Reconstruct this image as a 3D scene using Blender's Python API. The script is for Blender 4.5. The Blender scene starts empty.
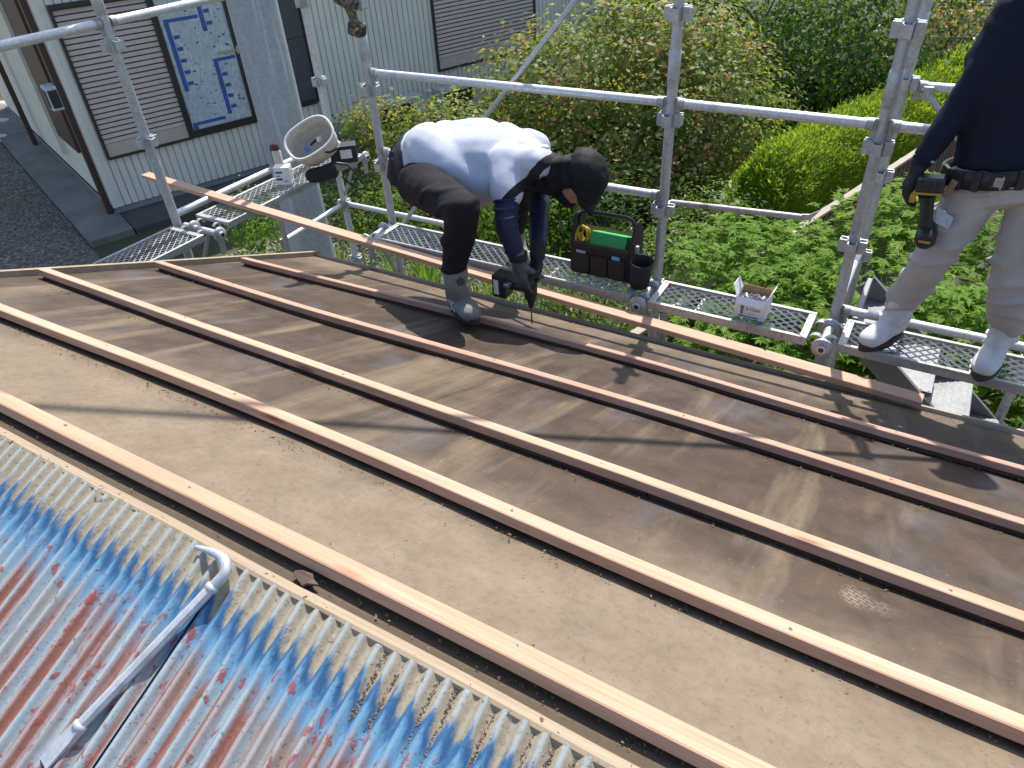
import bpy, bmesh, math, random
import numpy as np
from mathutils import Vector, Matrix, noise as mnoise
random.seed(7)
SC = bpy.context.scene
COL = SC.collection
R = math.radians
EYE = 4.4                                    # camera height above the garden ground
# ------------------------------------------------------------------ camera
YAW, PIT, ROL, FPX = -0.5693551, 0.64510816, 0.06727407, 710.73
_f = np.array([math.sin(YAW)*math.cos(PIT), math.cos(YAW)*math.cos(PIT), -math.sin(PIT)])
_r = np.array([math.cos(YAW), -math.sin(YAW), 0.0]); _d = np.cross(_f, _r)
_c, _s = math.cos(ROL), math.sin(ROL)
CM = np.array([_c*_r+_s*_d, -_s*_r+_c*_d, _f])
cam = bpy.data.cameras.new('camera'); camo = bpy.data.objects.new('camera', cam); COL.objects.link(camo)
cam.sensor_width = 36; cam.lens = FPX/1024*36; cam.clip_end = 600; cam.clip_start = 0.02
m = Matrix.Identity(4)
for i in range(3):
    m[i][0] = CM[0][i]; m[i][1] = -CM[1][i]; m[i][2] = -CM[2][i]
m[2][3] = EYE
camo.matrix_world = m
SC.camera = camo
def ray(x, y): return CM.T @ np.array([(x-512)/FPX, (y-384)/FPX, 1.0])
def at_y(x, y, Y):                           # survey helpers: a sighted point on a known plane of the site
    r = ray(x, y)*(1.0); r = r*(Y/r[1]); return Vector((r[0], r[1], r[2]+EYE))
def at_x(x, y, X):
    r = ray(x, y); r = r*(X/r[0]); return Vector((r[0], r[1], r[2]+EYE))
def at_z(x, y, Z):
    r = ray(x, y); r = r*((Z-EYE)/r[2]); return Vector((r[0], r[1], Z))
PITCH = R(22); SN, CS = math.sin(PITCH), math.cos(PITCH)
def far_z(y, h=0.0): return EYE - (0.8-h)/CS - y*SN/CS       # far roof slope, h above its deck
def at_roof(x, y, h=0.0):
    r = ray(x, y); k = -(0.8-h)/(r[1]*SN + r[2]*CS); r = r*k; return Vector((r[0], r[1], r[2]+EYE))
NEAR_H = -1.1566
def near_z(y, h=0.0): return EYE + (NEAR_H + h + y*SN)/CS       # near (corrugated) slope
def at_near(x, y, h=0.0):
    r = ray(x, y); k = (NEAR_H+h)/(-r[1]*SN + r[2]*CS); r = r*k; return Vector((r[0], r[1], r[2]+EYE))
Zc = lambda z: z + EYE
# ------------------------------------------------------------------ light
ELEV, SUNX, SUNY = R(57), -0.232, 0.973
w = bpy.data.worlds.new('World'); SC.world = w; w.use_nodes = True
nt = w.node_tree; bg = nt.nodes['Background']
sky = nt.nodes.new('ShaderNodeTexSky'); sky.sky_type = 'NISHITA'; sky.sun_disc = False
sky.sun_elevation = ELEV; sky.sun_rotation = math.atan2(SUNX, SUNY); sky.air_density = 1.0; sky.dust_density = 1.5
nt.links.new(sky.outputs[0], bg.inputs[0]); bg.inputs[1].default_value = 0.15
sl = bpy.data.lights.new('sun', 'SUN'); sl.energy = 4.3; sl.angle = R(0.6); sl.color = (1.0, 0.95, 0.87)
so = bpy.data.objects.new('sun', sl); COL.objects.link(so)
sd = Vector((SUNX*math.cos(ELEV), SUNY*math.cos(ELEV), math.sin(ELEV)))
so.rotation_euler = sd.to_track_quat('Z', 'Y').to_euler(); so.location = (0, 0, 30)
vs = SC.view_settings; vs.view_transform = 'Standard'; vs.look = 'None'; vs.exposure = 0.64; vs.gamma = 1
# ------------------------------------------------------------------ object helpers
def prop(o, label=None, cat=None, group=None, kind=None):
    if label: o['label'] = label
    if cat: o['category'] = cat
    if group: o['group'] = group
    if kind: o['kind'] = kind
    return o
def thing(name, label, cat, loc=(0, 0, 0), group=None):
    o = bpy.data.objects.new(name, None); COL.objects.link(o); o.location = loc; o.empty_display_size = 0.1
    return prop(o, label, cat, group)
def world_off(p):
    v = Vector((0, 0, 0))
    while p is not None:
        v += Vector(p.location); p = p.parent
    return v
def link(name, me, mat=None, parent=None, smooth=False):
    """links a mesh given in world coordinates as one object, kept local to its parent's base"""
    o = bpy.data.objects.new(name, me); COL.objects.link(o)
    if mat is not None:
        for mm in (mat if isinstance(mat, (list, tuple)) else [mat]): me.materials.append(mm)
    if parent is not None:
        off = world_off(parent); me.transform(Matrix.Translation(-off)); o.parent = parent
    if smooth:
        me.polygons.foreach_set('use_smooth', [True]*len(me.polygons))
    return o
def solo(name, me, mat, label, cat, group=None, kind=None, smooth=False):
    """a thing that is one mesh: its origin goes to its base"""
    co = np.array([v.co for v in me.vertices]); base = Vector((float(co[:, 0].mean()), float(co[:, 1].mean()), float(co[:, 2].min())))
    me.transform(Matrix.Translation(-base))
    o = link(name, me, mat, None, smooth); o.location = base
    return prop(o, label, cat, group, kind)
def struct(name, me, mat): return prop(link(name, me, mat), kind='structure')
class MB:
    """collects solid shapes, world coordinates"""
    def __init__(s): s.v = []; s.f = []; s.m = []; s.sm = []
    def add(s, vs_, fs, mi=0, sm=False):
        n = len(s.v); s.v += [tuple(v) for v in vs_]; s.f += [tuple(i+n for i in f) for f in fs]; s.m += [mi]*len(fs); s.sm += [sm]*len(fs); return s
    def box(s, c, size, rot=None, mi=0):
        x, y, z = [d/2 for d in size]; c = Vector(c)
        vs_ = [Vector((a*x, b*y, e*z)) for a in (-1, 1) for b in (-1, 1) for e in (-1, 1)]
        if rot is not None: vs_ = [rot @ v for v in vs_]
        return s.add([v+c for v in vs_], [(0, 1, 3, 2), (4, 6, 7, 5), (0, 4, 5, 1), (2, 3, 7, 6), (0, 2, 6, 4), (1, 5, 7, 3)], mi)
    def bbox(s, c, size, b=0.004, rot=None, mi=0):
        """box with chamfered edges"""
        bm = bmesh.new(); bmesh.ops.create_cube(bm, size=1.0)
        for v in bm.verts: v.co = Vector((v.co.x*size[0], v.co.y*size[1], v.co.z*size[2]))
        bmesh.ops.bevel(bm, geom=bm.edges[:], offset=min(b, min(size)*.45), segments=2, affect='EDGES', profile=.5)
        return s.addbm(bm, Matrix.Translation(Vector(c)) @ (rot.to_4x4() if rot is not None else Matrix.Identity(4)), mi)
    def addbm(s, bm, M=Matrix.Identity(4), mi=0, sm=False):
        bm.verts.ensure_lookup_table(); bm.verts.index_update()
        s.add([M @ v.co for v in bm.verts], [[v.index for v in f.verts] for f in bm.faces], mi, sm); bm.free(); return s
    def tube(s, pts, r, n=12, mi=0, caps=True, sm=True):
        """swept tube; r one radius or one per point"""
        pts = [Vector(p) for p in pts]; rr = r if isinstance(r, (list, tuple)) else [r]*len(pts)
        vs_ = []; fs = []; up = None
        for i, p in enumerate(pts):
            t = (pts[min(i+1, len(pts)-1)]-pts[max(i-1, 0)]).normalized()
            if up is None: up = Vector((0, 0, 1)) if abs(t.z) < .9 else Vector((0, 1, 0))
            a = t.cross(up).normalized(); b = a.cross(t).normalized(); up = b
            vs_ += [p + (a*math.cos(2*math.pi*k/n) + b*math.sin(2*math.pi*k/n))*rr[i] for k in range(n)]
        for i in range(len(pts)-1):
            for k in range(n):
                k2 = (k+1) % n; fs.append((i*n+k, i*n+k2, (i+1)*n+k2, (i+1)*n+k))
        s.add(vs_, fs, mi, sm)
        if caps:
            e = len(pts)-1
            s.add(vs_[:n], [tuple(range(n))[::-1]], mi); s.add(vs_[e*n:], [tuple(range(n))], mi)
        return s
    def prism(s, pts, path, mi=0):
        """cross-section pts [(a,b)] swept along path of (origin, axis_a, axis_b)"""
        n = len(pts); vs_ = []; fs = []
        for o, A, B in path: vs_ += [Vector(o)+Vector(A)*a+Vector(B)*b for a, b in pts]
        for i in range(len(path)-1):
            for k in range(n): fs.append((i*n+k, i*n+(k+1) % n, (i+1)*n+(k+1) % n, (i+1)*n+k))
        e = (len(path)-1)*n
        fs += [tuple(range(n))[::-1], tuple(range(e, e+n))]
        return s.add(vs_, fs, mi)
    def mesh(s, name='m', fix=True):
        me = bpy.data.meshes.new(name); me.from_pydata(s.v, [], s.f); me.polygons.foreach_set('material_index', s.m)
        me.polygons.foreach_set('use_smooth', s.sm)
        if fix:
            bm = bmesh.new(); bm.from_mesh(me); bmesh.ops.recalc_face_normals(bm, faces=bm.faces[:]); bm.to_mesh(me); bm.free()
        me.update(); return me
    def part(s, name, mat, parent): return link(name, s.mesh(name), mat, parent)
    def solo(s, name, mat, label, cat, group=None, kind=None): return solo(name, s.mesh(name), mat, label, cat, group, kind)
# ------------------------------------------------------------------ materials
class NT:
    def __init__(s, name):
        s.m = bpy.data.materials.new(name); s.m.use_nodes = True; s.t = s.m.node_tree; s.n = s.t.nodes; s.b = s.n['Principled BSDF']; s.out = s.n['Material Output']
    def new(s, t, **kw):
        n = s.n.new(t)
        for k, v in kw.items(): setattr(n, k, v)
        return n
    def l(s, a, b): s.t.links.new(a, b)
    def put(s, sock, v):
        if hasattr(v, 'is_output') or isinstance(v, bpy.types.NodeSocket): s.l(v, sock)
        else: sock.default_value = v
    def coord(s, scale=(1, 1, 1), rot=(0, 0, 0), loc=(0, 0, 0), kind='Object'):
        tc = s.new('ShaderNodeTexCoord'); mp = s.new('ShaderNodeMapping'); s.l(tc.outputs[kind], mp.inputs[0])
        mp.inputs['Scale'].default_value = scale; mp.inputs['Rotation'].default_value = rot; mp.inputs['Location'].default_value = loc
        return mp.outputs[0]
    def noise(s, vec, scale, detail=4, rough=.6, dist=0):
        n = s.new('ShaderNodeTexNoise'); s.l(vec, n.inputs['Vector']); n.inputs['Scale'].default_value = scale
        n.inputs['Detail'].default_value = detail; n.inputs['Roughness'].default_value = rough; n.inputs['Distortion'].default_value = dist
        return n.outputs['Fac']
    def ramp(s, fac, stops, interp='LINEAR'):
        r = s.new('ShaderNodeValToRGB'); s.l(fac, r.inputs[0]); cr = r.color_ramp; cr.interpolation = interp
        while len(cr.elements) < len(stops): cr.elements.new(.5)
        for e, (p, c) in zip(cr.elements, stops):
            e.position = p; e.color = (c, c, c, 1) if isinstance(c, (int, float)) else (c[0], c[1], c[2], 1)
        return r.outputs[0]
    def mix(s, fac, a, b, mode='MIX'):
        n = s.new('ShaderNodeMix', data_type='RGBA', blend_type=mode)
        s.put(n.inputs[0], fac)
        for sk, v in ((n.inputs[6], a), (n.inputs[7], b)):
            if isinstance(v, (tuple, list)): sk.default_value = (v[0], v[1], v[2], 1)
            else: s.l(v, sk)
        return n.outputs[2]
    def math(s, op, a, b=0.0, clamp=False):
        n = s.new('ShaderNodeMath', operation=op, use_clamp=clamp); s.put(n.inputs[0], a); s.put(n.inputs[1], b); return n.outputs[0]
    def sep(s, vec):
        n = s.new('ShaderNodeSeparateXYZ'); s.l(vec, n.inputs[0]); return n.outputs
    def bump(s, h, strength=.3, dist=.01):
        n = s.new('ShaderNodeBump'); s.l(h, n.inputs['Height']); n.inputs['Strength'].default_value = strength; n.inputs['Distance'].default_value = dist
        s.l(n.outputs[0], s.b.inputs['Normal'])
    def done(s, col=None, rough=None, metal=None):
        if col is not None:
            if isinstance(col, (tuple, list)): s.b.inputs['Base Color'].default_value = (col[0], col[1], col[2], 1)
            else: s.l(col, s.b.inputs['Base Color'])
        if rough is not None: s.put(s.b.inputs['Roughness'], rough)
        if metal is not None: s.put(s.b.inputs['Metallic'], metal)
        return s.m
def simple(name, col, rough=.6, metal=0.0, var=.18, scale=30, bump=0.0, bscale=None, stretch=(1, 1, 1)):
    t = NT(name); v = t.coord(stretch); f = t.noise(v, scale, 5)
    lo = [c*(1-var) for c in col]; hi = [min(1, c*(1+var)) for c in col]
    c = t.ramp(f, [(.3, lo), (.7, hi)])
    if bump: t.bump(t.noise(v, bscale or scale*3, 4), bump, .004)
    return t.done(c, rough, metal)
def galv(name, col=(.46, .47, .48), dirt=.45, metal=.55):
    t = NT(name); v = t.coord()
    a = t.noise(v, 9, 6, .65); b = t.noise(v, 60, 3); 
    base = t.mix(t.ramp(b, [(.35, 0.0), (.65, 1.0)]), [c*.86 for c in col], [min(1, c*1.1) for c in col])
    c = t.mix(t.math('MULTIPLY', t.ramp(a, [(.56, 0.0), (.72, 1.0)]), dirt), base, (.14, .12, .10))
    t.bump(b, .06, .003)
    return t.done(c, t.ramp(a, [(.3, .38), (.75, .68)]), metal)
M = {}
M['galv'] = galv('galvanised_steel'); M['galv_light'] = galv('light_galvanised_steel', (.58, .59, .60), .25)
M['galv_dull'] = galv('dull_steel', (.38, .38, .37), .6, .4)
M['rusty'] = galv('paint_worn_steel', (.36, .34, .32), 1.0, .3)
M['alu'] = galv('aluminium', (.20, .205, .21), .3, .5)
M['black_plastic'] = simple('black_plastic', (.02, .021, .024), .45, 0, .2, 60)
M['dark_fabric'] = simple('dark_fabric', (.022, .021, .023), .9, 0, .3, 120, .25, 400)
M['brown_fabric'] = simple('brown_black_canvas', (.035, .025, .025), .85, 0, .3, 90, .25, 400)
M['beige_canvas'] = simple('beige_canvas', (.56, .51, .43), .9, 0, .18, 25, .25, 300)
M['white_card'] = simple('white_card', (.78, .76, .76), .7, 0, .06, 30)
M['brown_card'] = simple('brown_card', (.36, .22, .11), .8, 0, .15, 60)
M['ink'] = simple('dark_ink', (.03, .03, .06), .6, 0, .1, 50)
M['green_box'] = simple('green_plastic', (.05, .40, .12), .45, 0, .1, 30)
M['yellow'] = simple('yellow_lining', (.55, .42, .05), .7, 0, .15, 40)
M['blue'] = simple('blue_plastic', (.05, .22, .60), .4, 0, .1, 40)
M['red_cap'] = simple('dark_red_plastic', (.06, .012, .012), .4, 0, .2, 40)
M['screw'] = simple('zinc_screws', (.42, .46, .50), .3, .8, .3, 200)
M['drill_steel'] = simple('drill_steel', (.30, .24, .16), .35, .9, .2, 80)

def wood(name, a, b, c):
    t = NT(name); oi = t.new('ShaderNodeObjectInfo')
    tc = t.new('ShaderNodeTexCoord'); ad = t.new('ShaderNodeVectorMath', operation='ADD'); t.l(tc.outputs['Object'], ad.inputs[0])
    cx = t.new('ShaderNodeCombineXYZ')
    for i in range(3): t.l(t.math('MULTIPLY', oi.outputs['Random'], 37.0+11*i), cx.inputs[i])
    t.l(cx.outputs[0], ad.inputs[1])
    def mp(sc):
        n = t.new('ShaderNodeMapping'); t.l(ad.outputs[0], n.inputs[0]); n.inputs['Scale'].default_value = sc; return n.outputs[0]
    g = t.noise(mp((1.2, 60, 60)), 3.2, 6, .65, .6); g2 = t.noise(mp((.5, 9, 9)), 3, 3); f = t.noise(mp((9, 260, 260)), 3, 2)
    col = t.ramp(g, [(.25, a), (.5, b), (.75, c)])
    col = t.mix(t.ramp(g2, [(.35, 0.0), (.7, .55)]), col, [x*.8 for x in a])
    col = t.mix(t.math('MULTIPLY', f, .3), col, [x*.7 for x in b])
    # knots: sparse dark ovals
    vo = t.new('ShaderNodeTexVoronoi'); t.l(mp((2.3, 11, 11)), vo.inputs['Vector']); vo.inputs['Scale'].default_value = 1.0
    k = t.ramp(vo.outputs['Distance'], [(.05, 1.0), (.13, 0.0)])
    col = t.mix(t.math('MULTIPLY', k, .75), col, (.14, .05, .022))
    # handling dirt
    d = t.noise(mp((3, 3, 3)), 2.2, 5)
    col = t.mix(t.ramp(d, [(.6, 0.0), (.8, .35)]), col, (.26, .16, .10))
    t.bump(g, .15, .002)
    return t.done(col, .72)
M['wood_pale'] = wood('pale_batten_wood', (.40, .22, .135), (.55, .345, .235), (.63, .44, .325))
M['wood_orange'] = wood('orange_batten_wood', (.41, .205, .12), (.55, .325, .215), (.62, .42, .295))
M['wood_pink'] = wood('pink_batten_wood', (.34, .165, .105), (.50, .305, .215), (.58, .41, .31))
M['wood_old'] = wood('old_strip_wood', (.060, .036, .026), (.10, .060, .042), (.15, .10, .07))
M['wood_grey'] = wood('weathered_wood', (.24, .18, .12), (.36, .28, .19), (.46, .38, .27))
M['wood_edge'] = wood('eave_edge_wood', (.26, .20, .14), (.40, .33, .24), (.52, .45, .35))

def deck_mat():
    t = NT('roofing_felt'); v = t.coord(); x, y, z = t.sep(v)
    dirt = t.noise(v, 2.0, 6, .6, .3); fine = t.noise(v, 45, 6, .7); mid = t.noise(v, 9, 5, .6)
    streak = t.noise(t.coord((4.6, .55, .55), rot=(0, 0, R(5))), 1.3, 5, .58, .3)
    tan = t.mix(t.ramp(mid, [(.3, 0.0), (.7, 1.0)]), (.180, .139, .096), (.236, .187, .132))
    brown = t.mix(t.ramp(mid, [(.3, 0.0), (.72, 1.0)]), (.028, .018, .0128), (.078, .051, .036))
    grey = (.115, .118, .138)
    # zones down the slope: pale by the ridge, dark bay, pale by the eave (weathering)
    yy = t.math('ADD', y, t.math('MULTIPLY', t.math('SUBTRACT', dirt, .5), .75))
    zone = t.ramp(t.math('DIVIDE', yy, 3.0), [(.26, 0.05), (.37, .86), (.66, .97), (.87, .85), (.95, .3)])
    c = t.mix(zone, tan, brown)
    st = t.ramp(streak, [(.51, 0.0), (.66, 1.0)])
    c = t.mix(t.math('MULTIPLY', st, .72), c, t.mix(mid, (.14, .104, .066), (.255, .197, .130)))
    blot = t.ramp(t.noise(t.coord((1.6, 1, 1)), 2.6, 4, .5, .2), [(.54, 0.0), (.68, 1.0)])
    c = t.mix(t.math('MULTIPLY', t.math('MULTIPLY', blot, zone), .42), c, grey)
    scr = t.ramp(t.noise(t.coord((3.0, 9, 9), rot=(0, 0, R(-8))), 6, 6, .75, .4), [(.66, 0.0), (.73, 1.0)])
    patch = t.ramp(t.noise(v, 3.1, 2), [(.55, 0.0), (.65, 1.0)])
    c = t.mix(t.math('MULTIPLY', t.math('MULTIPLY', scr, patch), .6), c, (.34, .20, .12))
    c = t.mix(t.math('MULTIPLY', t.ramp(fine, [(.45, 0.0), (.72, 1.0)]), .34), c, (.075, .054, .039))
    sp = t.ramp(t.noise(v, 120, 3, .8), [(.61, 0.0), (.69, 1.0)])
    c = t.mix(t.math('MULTIPLY', sp, .6), c, (.045, .03, .02))
    ps = t.ramp(t.noise(t.coord(loc=(4, 7, 1)), 75, 4, .8), [(.64, 0.0), (.72, 1.0)])
    c = t.mix(t.math('MULTIPLY', ps, .45), c, (.38, .31, .22))
    ve = t.new('ShaderNodeTexVoronoi', feature='DISTANCE_TO_EDGE'); t.l(t.coord((1.0, 1.6, 1.6)), ve.inputs['Vector']); ve.inputs['Scale'].default_value = 2.1
    ck = t.math('MULTIPLY', t.ramp(ve.outputs['Distance'], [(.0, 1.0), (.010, 0.0)]), t.ramp(t.noise(v, 2.4, 2), [(.58, 0.0), (.62, 1.0)]))
    c = t.mix(t.math('MULTIPLY', ck, .35), c, (.035, .025, .018))
    litter_shade = t.ramp(t.math('ADD', y, t.math('MULTIPLY', t.math('SUBTRACT', fine, .5), .03)), [(.492, 1.0), (.53, 0.0)])  # dark litter plus the ridge batten's shade, painted into the felt colour
    c = t.mix(t.math('MULTIPLY', litter_shade, .8), c, t.mix(fine, (.03, .022, .016), (.085, .06, .042)))
    # dusty boot print
    fx = t.math('SUBTRACT', x, .125); fy = t.math('SUBTRACT', y, 1.165)
    r2 = t.math('ADD', t.math('POWER', t.math('DIVIDE', fx, .062), 2.0), t.math('POWER', t.math('DIVIDE', fy, .060), 2.0))
    msk = t.ramp(r2, [(.45, 1.0), (1.05, 0.0)])
    bk = t.new('ShaderNodeTexBrick'); t.l(t.coord((1, 1, 1), rot=(0, 0, R(25))), bk.inputs['Vector']); bk.inputs['Scale'].default_value = 22
    bk.inputs['Color1'].default_value = (1, 1, 1, 1); bk.inputs['Color2'].default_value = (.7, .7, .7, 1); bk.inputs['Mortar'].default_value = (0, 0, 0, 1); bk.inputs['Mortar Size'].default_value = .035
    pr = t.math('MULTIPLY', t.math('MULTIPLY', msk, bk.outputs['Color']), t.ramp(mid, [(.38, .0), (.62, .6)]))
    c = t.mix(pr, c, (.34, .28, .21))
    t.bump(t.math('ADD', t.math('MULTIPLY', fine, .5), mid), .35, .006)
    t.b.inputs['Specular IOR Level'].default_value = .22
    return t.done(c, t.ramp(mid, [(.3, .62), (.7, .85)]))
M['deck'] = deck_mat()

def corr_mat():
    t = NT('painted_corrugated_iron'); v = t.coord(); x, y, z = t.sep(v)
    k = 0.035
    n1 = t.noise(v, 6, 5, .6); n2 = t.noise(t.coord((28, 6, 6)), 3.0, 4, .65); n3 = t.noise(t.coord((1/k*.95, .9, .9)), 1.0, 4, .6, .2); fine = t.noise(v, 90, 5, .75)
    # s = distance below the top edge (down the slope)
    s = t.math('DIVIDE', t.math('SUBTRACT', .454, y), CS)
    wave = t.math('SINE', t.math('MULTIPLY', x, 2*math.pi/k))          # + on crests
    s2 = t.math('ADD', s, t.math('MULTIPLY', t.math('SUBTRACT', n2, .5), .10))
    s2 = t.math('ADD', s2, t.math('MULTIPLY', t.math('ADD', x, .8), .022))
    s2 = t.math('ADD', s2, t.math('MULTIPLY', wave, .016))
    sand = t.mix(fine, (.17, .145, .10), (.47, .41, .31))
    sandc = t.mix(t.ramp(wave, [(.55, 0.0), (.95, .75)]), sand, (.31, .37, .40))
    dblue = t.mix(n1, (.022, .080, .185), (.045, .145, .29)); lblue = t.mix(n1, (.085, .22, .36), (.16, .31, .44))
    pale = t.mix(fine, (.17, .235, .275), (.30, .37, .41))
    rust = t.mix(fine, (.155, .05, .033), (.29, .115, .078))
    dull = t.mix(fine, (.17, .145, .13), (.33, .29, .26))
    f = t.ramp(n3, [(.43, 0.0), (.525, .95)])
    low = t.mix(f, pale, rust)
    low = t.mix(t.math('MULTIPLY', t.ramp(t.noise(t.coord((1/k*.5, .8, .8), loc=(3, 5, 0)), 1.0, 4), [(.5, 0.0), (.62, 1.0)]), .65), low, dull)
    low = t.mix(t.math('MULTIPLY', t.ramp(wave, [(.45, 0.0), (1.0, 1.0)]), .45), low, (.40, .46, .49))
    c = t.mix(t.ramp(s2, [(.060, 0.0), (.085, 1.0)]), sandc, dblue)
    c = t.mix(t.ramp(s2, [(.098, 0.0), (.125, 1.0)]), c, lblue)
    c = t.mix(t.ramp(t.math('ADD', s2, t.math('MULTIPLY', n1, .06)), [(.165, 0.0), (.215, 1.0)]), c, low)
    # flaked spots of red primer in the blue, grime specks
    fl = t.ramp(t.noise(t.coord((2.2, 1, 1)), 26, 4, .6), [(.585, 0.0), (.635, 1.0)])
    band = t.ramp(s2, [(.11, 0.0), (.14, 1.0)])
    c = t.mix(t.math('MULTIPLY', t.math('MULTIPLY', fl, band), .85), c, (.27, .06, .055))
    sp = t.ramp(t.noise(v, 110, 3, .8), [(.60, 0.0), (.67, 1.0)])
    c = t.mix(t.math('MULTIPLY', sp, .7), c, (.06, .045, .035))
    hole = t.ramp(t.noise(v, 17, 3, .5), [(.70, 0.0), (.72, 1.0)])
    c = t.mix(t.math('MULTIPLY', hole, .8), c, (.10, .075, .04))
    t.bump(t.math('ADD', fine, fl), .3, .003)
    t.b.inputs['Specular IOR Level'].default_value = .35
    return t.done(c, t.ramp(fine, [(.3, .5), (.7, .8)]))
M['corr'] = corr_mat()
# ================================================================== ground
def soil_mat():
    t = NT('garden_soil'); v = t.coord(); a = t.noise(v, .8, 5); b = t.noise(v, 12, 6, .7)
    c = t.mix(t.ramp(b, [(.35, 0.0), (.65, 1.0)]), (.035, .028, .018), (.10, .085, .055))
    c = t.mix(t.ramp(a, [(.45, 0.0), (.6, .8)]), c, t.mix(b, (.025, .05, .012), (.07, .11, .03)))
    t.bump(b, .8, .05); return t.done(c, .95)
def gravel_mat():
    t = NT('gravel'); v = t.coord(); vo = t.new('ShaderNodeTexVoronoi'); t.l(v, vo.inputs['Vector']); vo.inputs['Scale'].default_value = 26
    b = t.noise(v, 1.3, 4); s = t.sep(vo.outputs['Color'])[0]
    c = t.ramp(s, [(0, (.075, .063, .052)), (.6, (.18, .155, .13)), (1, (.34, .31, .275))])
    c = t.mix(t.ramp(vo.outputs['Distance'], [(.4, 0.0), (.8, .75)]), c, (.05, .043, .035))
    c = t.mix(t.ramp(b, [(.5, 0.0), (.7, .6)]), c, (.12, .11, .06))
    t.bump(t.math('SUBTRACT', 1.0, vo.outputs['Distance']), .9, .03); return t.done(c, .9)
def concrete_mat(name, lo, hi, green=.3):
    t = NT(name); v = t.coord(); a = t.noise(v, 1.1, 6, .65); b = t.noise(v, 30, 5, .7)
    c = t.mix(t.ramp(a, [(.35, 0.0), (.65, 1.0)]), lo, hi)
    c = t.mix(t.math('MULTIPLY', b, .4), c, [x*.5 for x in lo])
    c = t.mix(t.ramp(t.noise(v, .9, 3), [(.52, 0.0), (.68, green)]), c, (.07, .085, .035))
    t.bump(b, .3, .01); return t.done(c, .85)
M['soil'] = soil_mat(); M['gravel'] = gravel_mat()
M['concrete'] = concrete_mat('damp_concrete', (.13, .128, .115), (.25, .245, .22)); M['concrete_dark'] = concrete_mat('dark_concrete', (.055, .054, .05), (.115, .11, .105), .1)
def sheet(pts, z, th=None):
    b = MB(); n = len(pts); b.add([(p[0], p[1], z) for p in pts], [tuple(range(n))])
    if th:
        b.add([(p[0], p[1], z-th) for p in pts]+[(p[0], p[1], z) for p in pts], [(i, (i+1) % n, n+(i+1) % n, n+i) for i in range(n)])
    return b.mesh('sheet')
struct('ground', sheet([(-160, -80), (160, -80), (160, 240), (-160, 240)], 0), M['soil'])
# house frame: front wall runs along HU from HC, HN points to the yard
HC = Vector((-11.04, 5.93, 0)); HU = Vector((.336, .942, 0)).normalized(); HN = Vector((.942, -.336, 0)).normalized()
def H(u, n, z): return HC + HU*u + HN*n + Vector((0, 0, z))
HR = Matrix((HU, -HN, Vector((0, 0, 1)))).transposed().to_3x3()
def q2(*a): return [tuple(H(u, n, 0))[:2] for u, n in a]
struct('gravel_yard', sheet(q2((-12, -26), (-.64, -26), (-.64, 2.6), (3.0, 2.6), (3.0, 7.5), (-12, 7.5)), .006), M['gravel'])
struct('pavement', sheet(q2((-.62, -18), (0.02, -18), (0.02, .02), (-0.0, .85), (-.62, .85)), .10, .2), M['concrete'])
struct('path', sheet(q2((0.024, 0.0), (9.5, 0.0), (9.5, 1.1), (0.024, .85)), .09, .2), M['concrete_dark'])
# ================================================================== the low building we stand on
XL, XR = -3.29, 2.75
bld = thing('low_building', 'low building with a stripped brown felt roof slope and a rusty blue corrugated slope', 'building', (0, 0, 0))
def deck():
    b = MB(); nx, ny = 120, 56; vs_ = []
    for j in range(ny+1):
        for i in range(nx+1):
            x = XL + (XR-XL)*i/nx; y = .462 + (2.90-.462)*j/ny
            h = .006*mnoise.noise((x*1.1, y*1.4, 3.1)) + .003*mnoise.noise((x*4, y*5, 8))
            vs_.append((x, y, far_z(y, h)))
    fs = [(j*(nx+1)+i, j*(nx+1)+i+1, (j+1)*(nx+1)+i+1, (j+1)*(nx+1)+i) for j in range(ny) for i in range(nx)]
    b.add(vs_, fs, 0, True)
    # underside
    b.add([(XL, .47, far_z(.47, -.03)), (XR, .47, far_z(.47, -.03)), (XR, 2.9, far_z(2.9, -.03)), (XL, 2.9, far_z(2.9, -.03))], [(0, 1, 2, 3)])
    return b.mesh('deck', fix=False)
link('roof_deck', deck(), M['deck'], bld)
def ridge():
    b = MB(); pr = []
    for i in range(81):
        x = XL + (XR-XL)*i/80; y = .468 + .004*mnoise.noise((x*3, 0, 0))
        pr.append(((x, y, far_z(.468, -.004)), (0, CS, -SN), (0, SN, CS)))
    b.prism([(-.018, -.03), (-.018, .003), (-.013, .008), (.006, .009), (.010, .006), (.011, -.03)], pr)
    return b
ridge().part('ridge_strip', M['wood_grey'], bld)
def corrugated(x0, x1, skew, lift, name):
    b = MB(); k = .035; per = 8; nx = int((x1-x0)/k*per); ys = [0, .004, .012, .03, .06, .10, .15, .2, .26, .33, .42, .55, .75, 1.0, 1.4, 1.9, 2.5]
    vs_ = []; rng = random.Random(5)
    n = nx+1
    for j, s in enumerate(ys):
        for i in range(n):
            x = x0 + (x1-x0)*i/nx; ph = x/k; c = round(ph)
            edge = .010*mnoise.noise((c*.9, 1, 0)) + .006*mnoise.noise((x*30, 2, 0))
            crush = .5*max(0, 1-s/.03)*(.4+.6*abs(mnoise.noise((c*1.7, 4, 0))))
            a = .0066*(1-crush*.7)*math.sin(2*math.pi*ph) + .004*mnoise.noise((x*3, s*3, 7)) + max(0, 1-s/.05)*.006*mnoise.noise((c*2.3, 9, 1))
            y = .454 - s*CS + (edge if s < .05 else 0)
            vs_.append((x - skew*s, y, near_z(y, a+lift)))
    fs = [(j*n+i, j*n+i+1, (j+1)*n+i+1, (j+1)*n+i) for j in range(len(ys)-1) for i in range(nx)]
    b.add(vs_, fs, 0, True); me = b.mesh(name, fix=False); return me
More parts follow.
